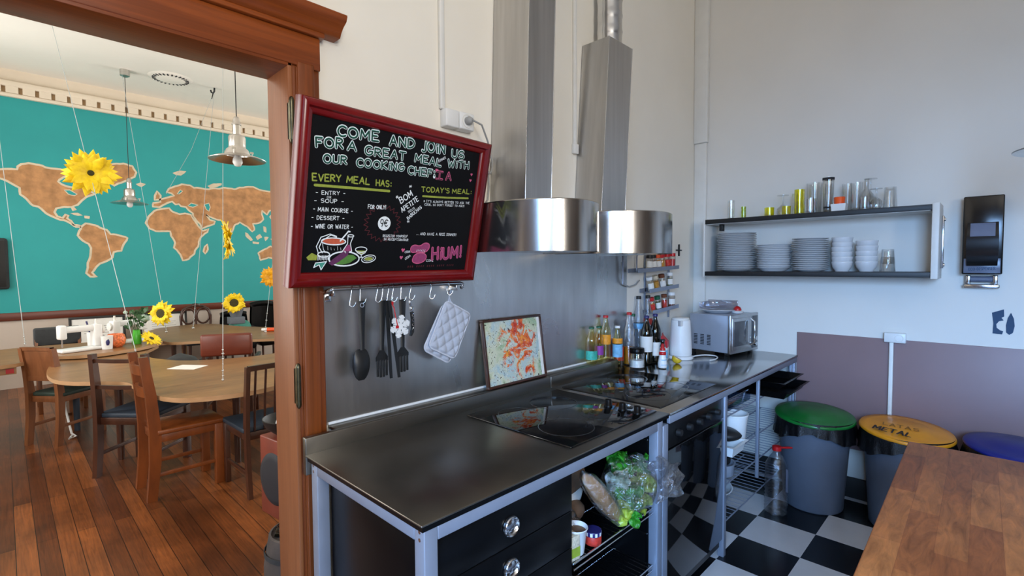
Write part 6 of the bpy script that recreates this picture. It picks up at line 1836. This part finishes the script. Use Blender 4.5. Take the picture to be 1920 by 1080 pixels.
def sunflower(name, label, loc, rot, r, petal='petal', n=20, centre=.30, cm='seed', scale=1.0, droop=.25):
    f = thing(name, label, 'flower', loc, rot)
    m = MB()
    rnd = random.Random(int(loc[0] * 1000))
    for layer, (rr, zz) in enumerate(((1.0, 0), (.92, .06), (.80, .12))):
        for k in range(n):
            a = 2 * PI * (k + .5 * layer) / n + rnd.uniform(-.08, .08)
            L = r * rr * rnd.uniform(.86, 1.06)
            wd = r * .19
            d_ = rnd.uniform(-.5, 1.0) * droop
            Q = Matrix.Rotation(a, 4, 'Z')
            m.sheet(lambda u, v: Q @ Vector((lerp(r * centre * .7, L, u), wd * (math.sin(PI * min(1, (u * .95 + .10))) ** .8) * (2 * v - 1), r * (zz + d_ * u * u + .10 * math.sin(PI * u)) - .25 * wd * (2 * v - 1) ** 2)), 6, 2)
    m.build('petals', petal, f, False, 180)
    MB().lathe([(0, r * .16), (r * centre * .55, r * .17), (r * centre * .95, r * .12), (r * centre, 0), (0, -r * .05)], (0, 0, 0), 20).build('flower_centre', cm, f)
    MB().lathe([(0, -r * .06), (r * .2, -r * .05), (r * .35, -r * .01), (r * .2, r * .01), (0, r * .01)], (0, 0, 0), 14).build('sepals', 'sepal', f)
    return f
def face(loc, tgt):
    return Vector((tgt[0] - loc[0], tgt[1] - loc[1], tgt[2] - loc[2])).to_track_quat('Z', 'Y').to_euler()
CAMP = (0, 0, 1.528)

def string_(label, p0, p1, beads=()):
    s_ = thing('hanging_string', label, 'string', p1)
    MB().tube([p0, p1], .0024, 5).build('string', 'string', s_, True)
    p0, p1 = Vector(p0), Vector(p1)
    d_ = (p1 - p0).normalized()
    for k, (t, r) in enumerate(beads):
        c_ = p1 - d_ * t
        MB().lathe([(0, -r * 1.3), (r * .8, -r * .4), (r, 0), (r * .8, r * .4), (0, r * 1.3)], c_, 8).build('crystal_bead', 'crystal', s_, True)
    return s_

BD = [(0, .010), (.03, .007), (.07, .008), (.12, .006), (.16, .007), (.20, .009), (.23, .007)]
string_('pale string with a crystal end at the far left of the doorway view', (-.023, 7.771, 4.05), (.13, 6.489, .83), BD[:3])
string_('slanting string that carries the largest sunflower', (.427, 6.842, 4.05), (.678, 4.432, .80), [(0, .007), (.04, .006), (.08, .006), (.12, .008), (.16, .008)])
string_('string ending in the small sunflower above the vase', (1.15, 8.023, 4.05), (1.30, 6.827, .80), [(0, .014), (.05, .012)])
string_('vertical string with crystal beads in front of the near pendant lamp', (1.747, 6.006, 4.05), (1.038, 3.799, .76), BD)
string_('string from the ceiling hook to crystals over the far table', (2.178, 7.937, 4.05), (1.672, 7.291, .77), [(0, .015), (.12, .008), (.25, .010)])
string_('string with small orange sunflower next to the door frame', (2.827, 6.872, 4.05), (2.158, 6.204, .77), [(0, .014), (.06, .009), (.14, .010), (.22, .009)])
hk = MB().tube([(2.178, 7.937, 4.05), (2.175, 7.937, 4.0), (2.155, 7.925, 3.97), (2.13, 7.91, 3.975), (2.12, 7.90, 4.0)], .012, 6)
hk.tube([(2.155, 7.92, 3.97), (2.13, 7.90, 3.88)], .007, 6)
tag(hk.build('ceiling_hook', 'cord'), 'small dark hook in the dining room ceiling right of the vent', 'hook')
tag(MB().tube([(2.13, 7.90, 3.90), (1.70, 7.2, 3.0), (1.30, 6.6, 2.35)], .002, 5).build('thread', 'string'), 'thin thread running down left from the ceiling hook', 'thread')
SF = (.559, 5.576, 2.342)
sunflower('sunflower', 'largest yellow sunflower hanging on a string in front of the map', (.559, 5.560, 2.342), face(SF, (.75, 0, 1.9)), .205, n=17, centre=.13, droop=.5)
SF = (1.252, 4.465, 1.752)
sunflower('sunflower', 'yellow sunflower seen from the side on the vertical string', (1.262, 4.455, 1.752), face((0, 0, 0), (.93, -.28, .10)), .165, n=16, centre=.30, cm='sepal', droop=.3)
SF = (1.285, 6.88, 1.011)
sunflower('sunflower', 'small yellow sunflower with dark centre above the green vase', (1.272, 6.88, 1.011), face((0, 0, 0), (-.75, -.62, .05)), .150, n=16, centre=.42)
sunflower('sunflower', 'small orange sunflower half hidden by the door frame', (2.289, 6.325, 1.411), face((0, 0, 0), (-.15, -.98, .0)), .135, 'petal_o', n=14, centre=.25, cm='petal_o')
pf = thing('flower_pot', 'grey pot holding the round sunflower behind the far table', 'pot', (2.42, 8.12, .80))
MB().lathe([(0, 0), (.07, 0), (.10, .10), (.105, .115), (.09, .115), (.06, .01), (0, .01)], (0, 0, 0), 24).build('pot_wall', 'grey_pot', pf)
MB().tube([(0, 0, .08), (-.01, -.02, .17), (-.03, -.04, .21)], .008, 6).build('stem', 'leaf', pf)
tag(MB().box(2.32, 8.04, .70, 2.52, 8.20, .80, .005).build('pedestal', 'grey_pot'), 'grey box carrying the potted sunflower', 'stand')
sunflower('sunflower', 'round yellow sunflower with dark centre standing in the grey pot', (2.37, 8.02, 1.016), face((0, 0, 0), (-.25, -.97, .02)), .158, n=18, centre=.46)
sunflower('sunflower', 'yellow sunflower lying on the table right of the green vase', (1.088, 6.45, .775), face((0, 0, 0), (.45, -.5, .75)), .115, n=14, centre=.25)
oo = thing('orange_roll', 'orange roll with white tip lying on the far table by the door frame', 'roll', (2.47, 6.73, .7005))
MB().tube([(2.39, 6.79, .725), (2.73, 6.52, .725)], .024, 12).build('wrap', 'orange', oo, True)
MB().tube([(2.335, 6.83, .725), (2.388, 6.792, .725)], [.018, .023], 12).build('tip', 'white', oo, True)

# socket lead and plug under the chairs
tag(MB().tube([(.40, 6.3, .42), (.36, 6.05, .28), (.38, 5.95, .12), (.39, 5.93, .05), (.42, 5.92, .02), (.37, 5.90, .015), (.40, 5.96, .03)], .009, 7).build('power_lead', 'white'), 'white lead hanging under the chair with the solid back', 'cable')
# ------------------------------------------------------------------ things beside the door jamb
sk = thing('loudspeaker', 'reddish wooden loudspeaker with dark oval grille half hidden by the door frame', 'speaker', (1.06, 2.55, .27), R(8))
MB().box(-.14, -.15, .0, .16, .17, .40, .006).build('cabinet', 'speaker_wood', sk)
MB().lathe([(0, .012), (.10, .011), (.127, .006), (.132, 0), (0, 0)], (0, 0, 0), 40, TX(-.14, .035, .20, 0, R(-90))).build('grille', 'speaker_cone', sk)
sst = thing('speaker_stand', 'dark stand carrying the loudspeaker', 'stand', (1.075, 2.55, 0))
MB().box(1.0, 2.47, 0, 1.20, 2.65, .265, .01).build('post', 'dark_cloth', sst, True)
bwl = thing('black_bowl', 'black bowl with a white object on top of the loudspeaker', 'bowl', (1.02, 2.62, .6705))
MB().lathe([(0, .003), (.06, 0), (.07, .005), (.115, .045), (.13, .085), (.126, .086), (.11, .048), (.06, .01), (0, .008)], (0, 0, 0), 32).build('bowl_wall', 'blackmat', bwl)
wo = MB().lathe([(0, 0), (.02, 0), (.018, .03), (.026, .05), (.02, .07), (0, .072)], (0, 0, 0), 16).build('white_figure', 'white')
wo.location = (.955, 2.56, .70)
tag(wo, 'small white object standing in the black bowl', 'ornament')
bar = thing('wooden_barrel', 'weathered grey wooden barrel behind the door frame with dark leaves on top', 'barrel', (.905, 2.24, 0))
m = MB()
m.lathe([(0, 0), (.12, 0), (.125, .01), (.15, .16), (.150, .22), (.128, .345), (.118, .348), (.118, .335), (0, .335)], (0, 0, 0), 24)
m.build('staves', 'barrel', bar)
for z_, r_ in ((.08, .138), (.26, .146)):
    MB().lathe([(r_, z_), (r_ + .003, z_), (r_ + .003, z_ + .02), (r_, z_ + .02)], (0, 0, 0), 24, None, True).build('hoop', 'dark_cloth', bar)
MB().blob((0, 0, .35), (.09, .09, .03), .5, 5, 3, 2).build('leaves', 'wine_glass', bar, False, 180)
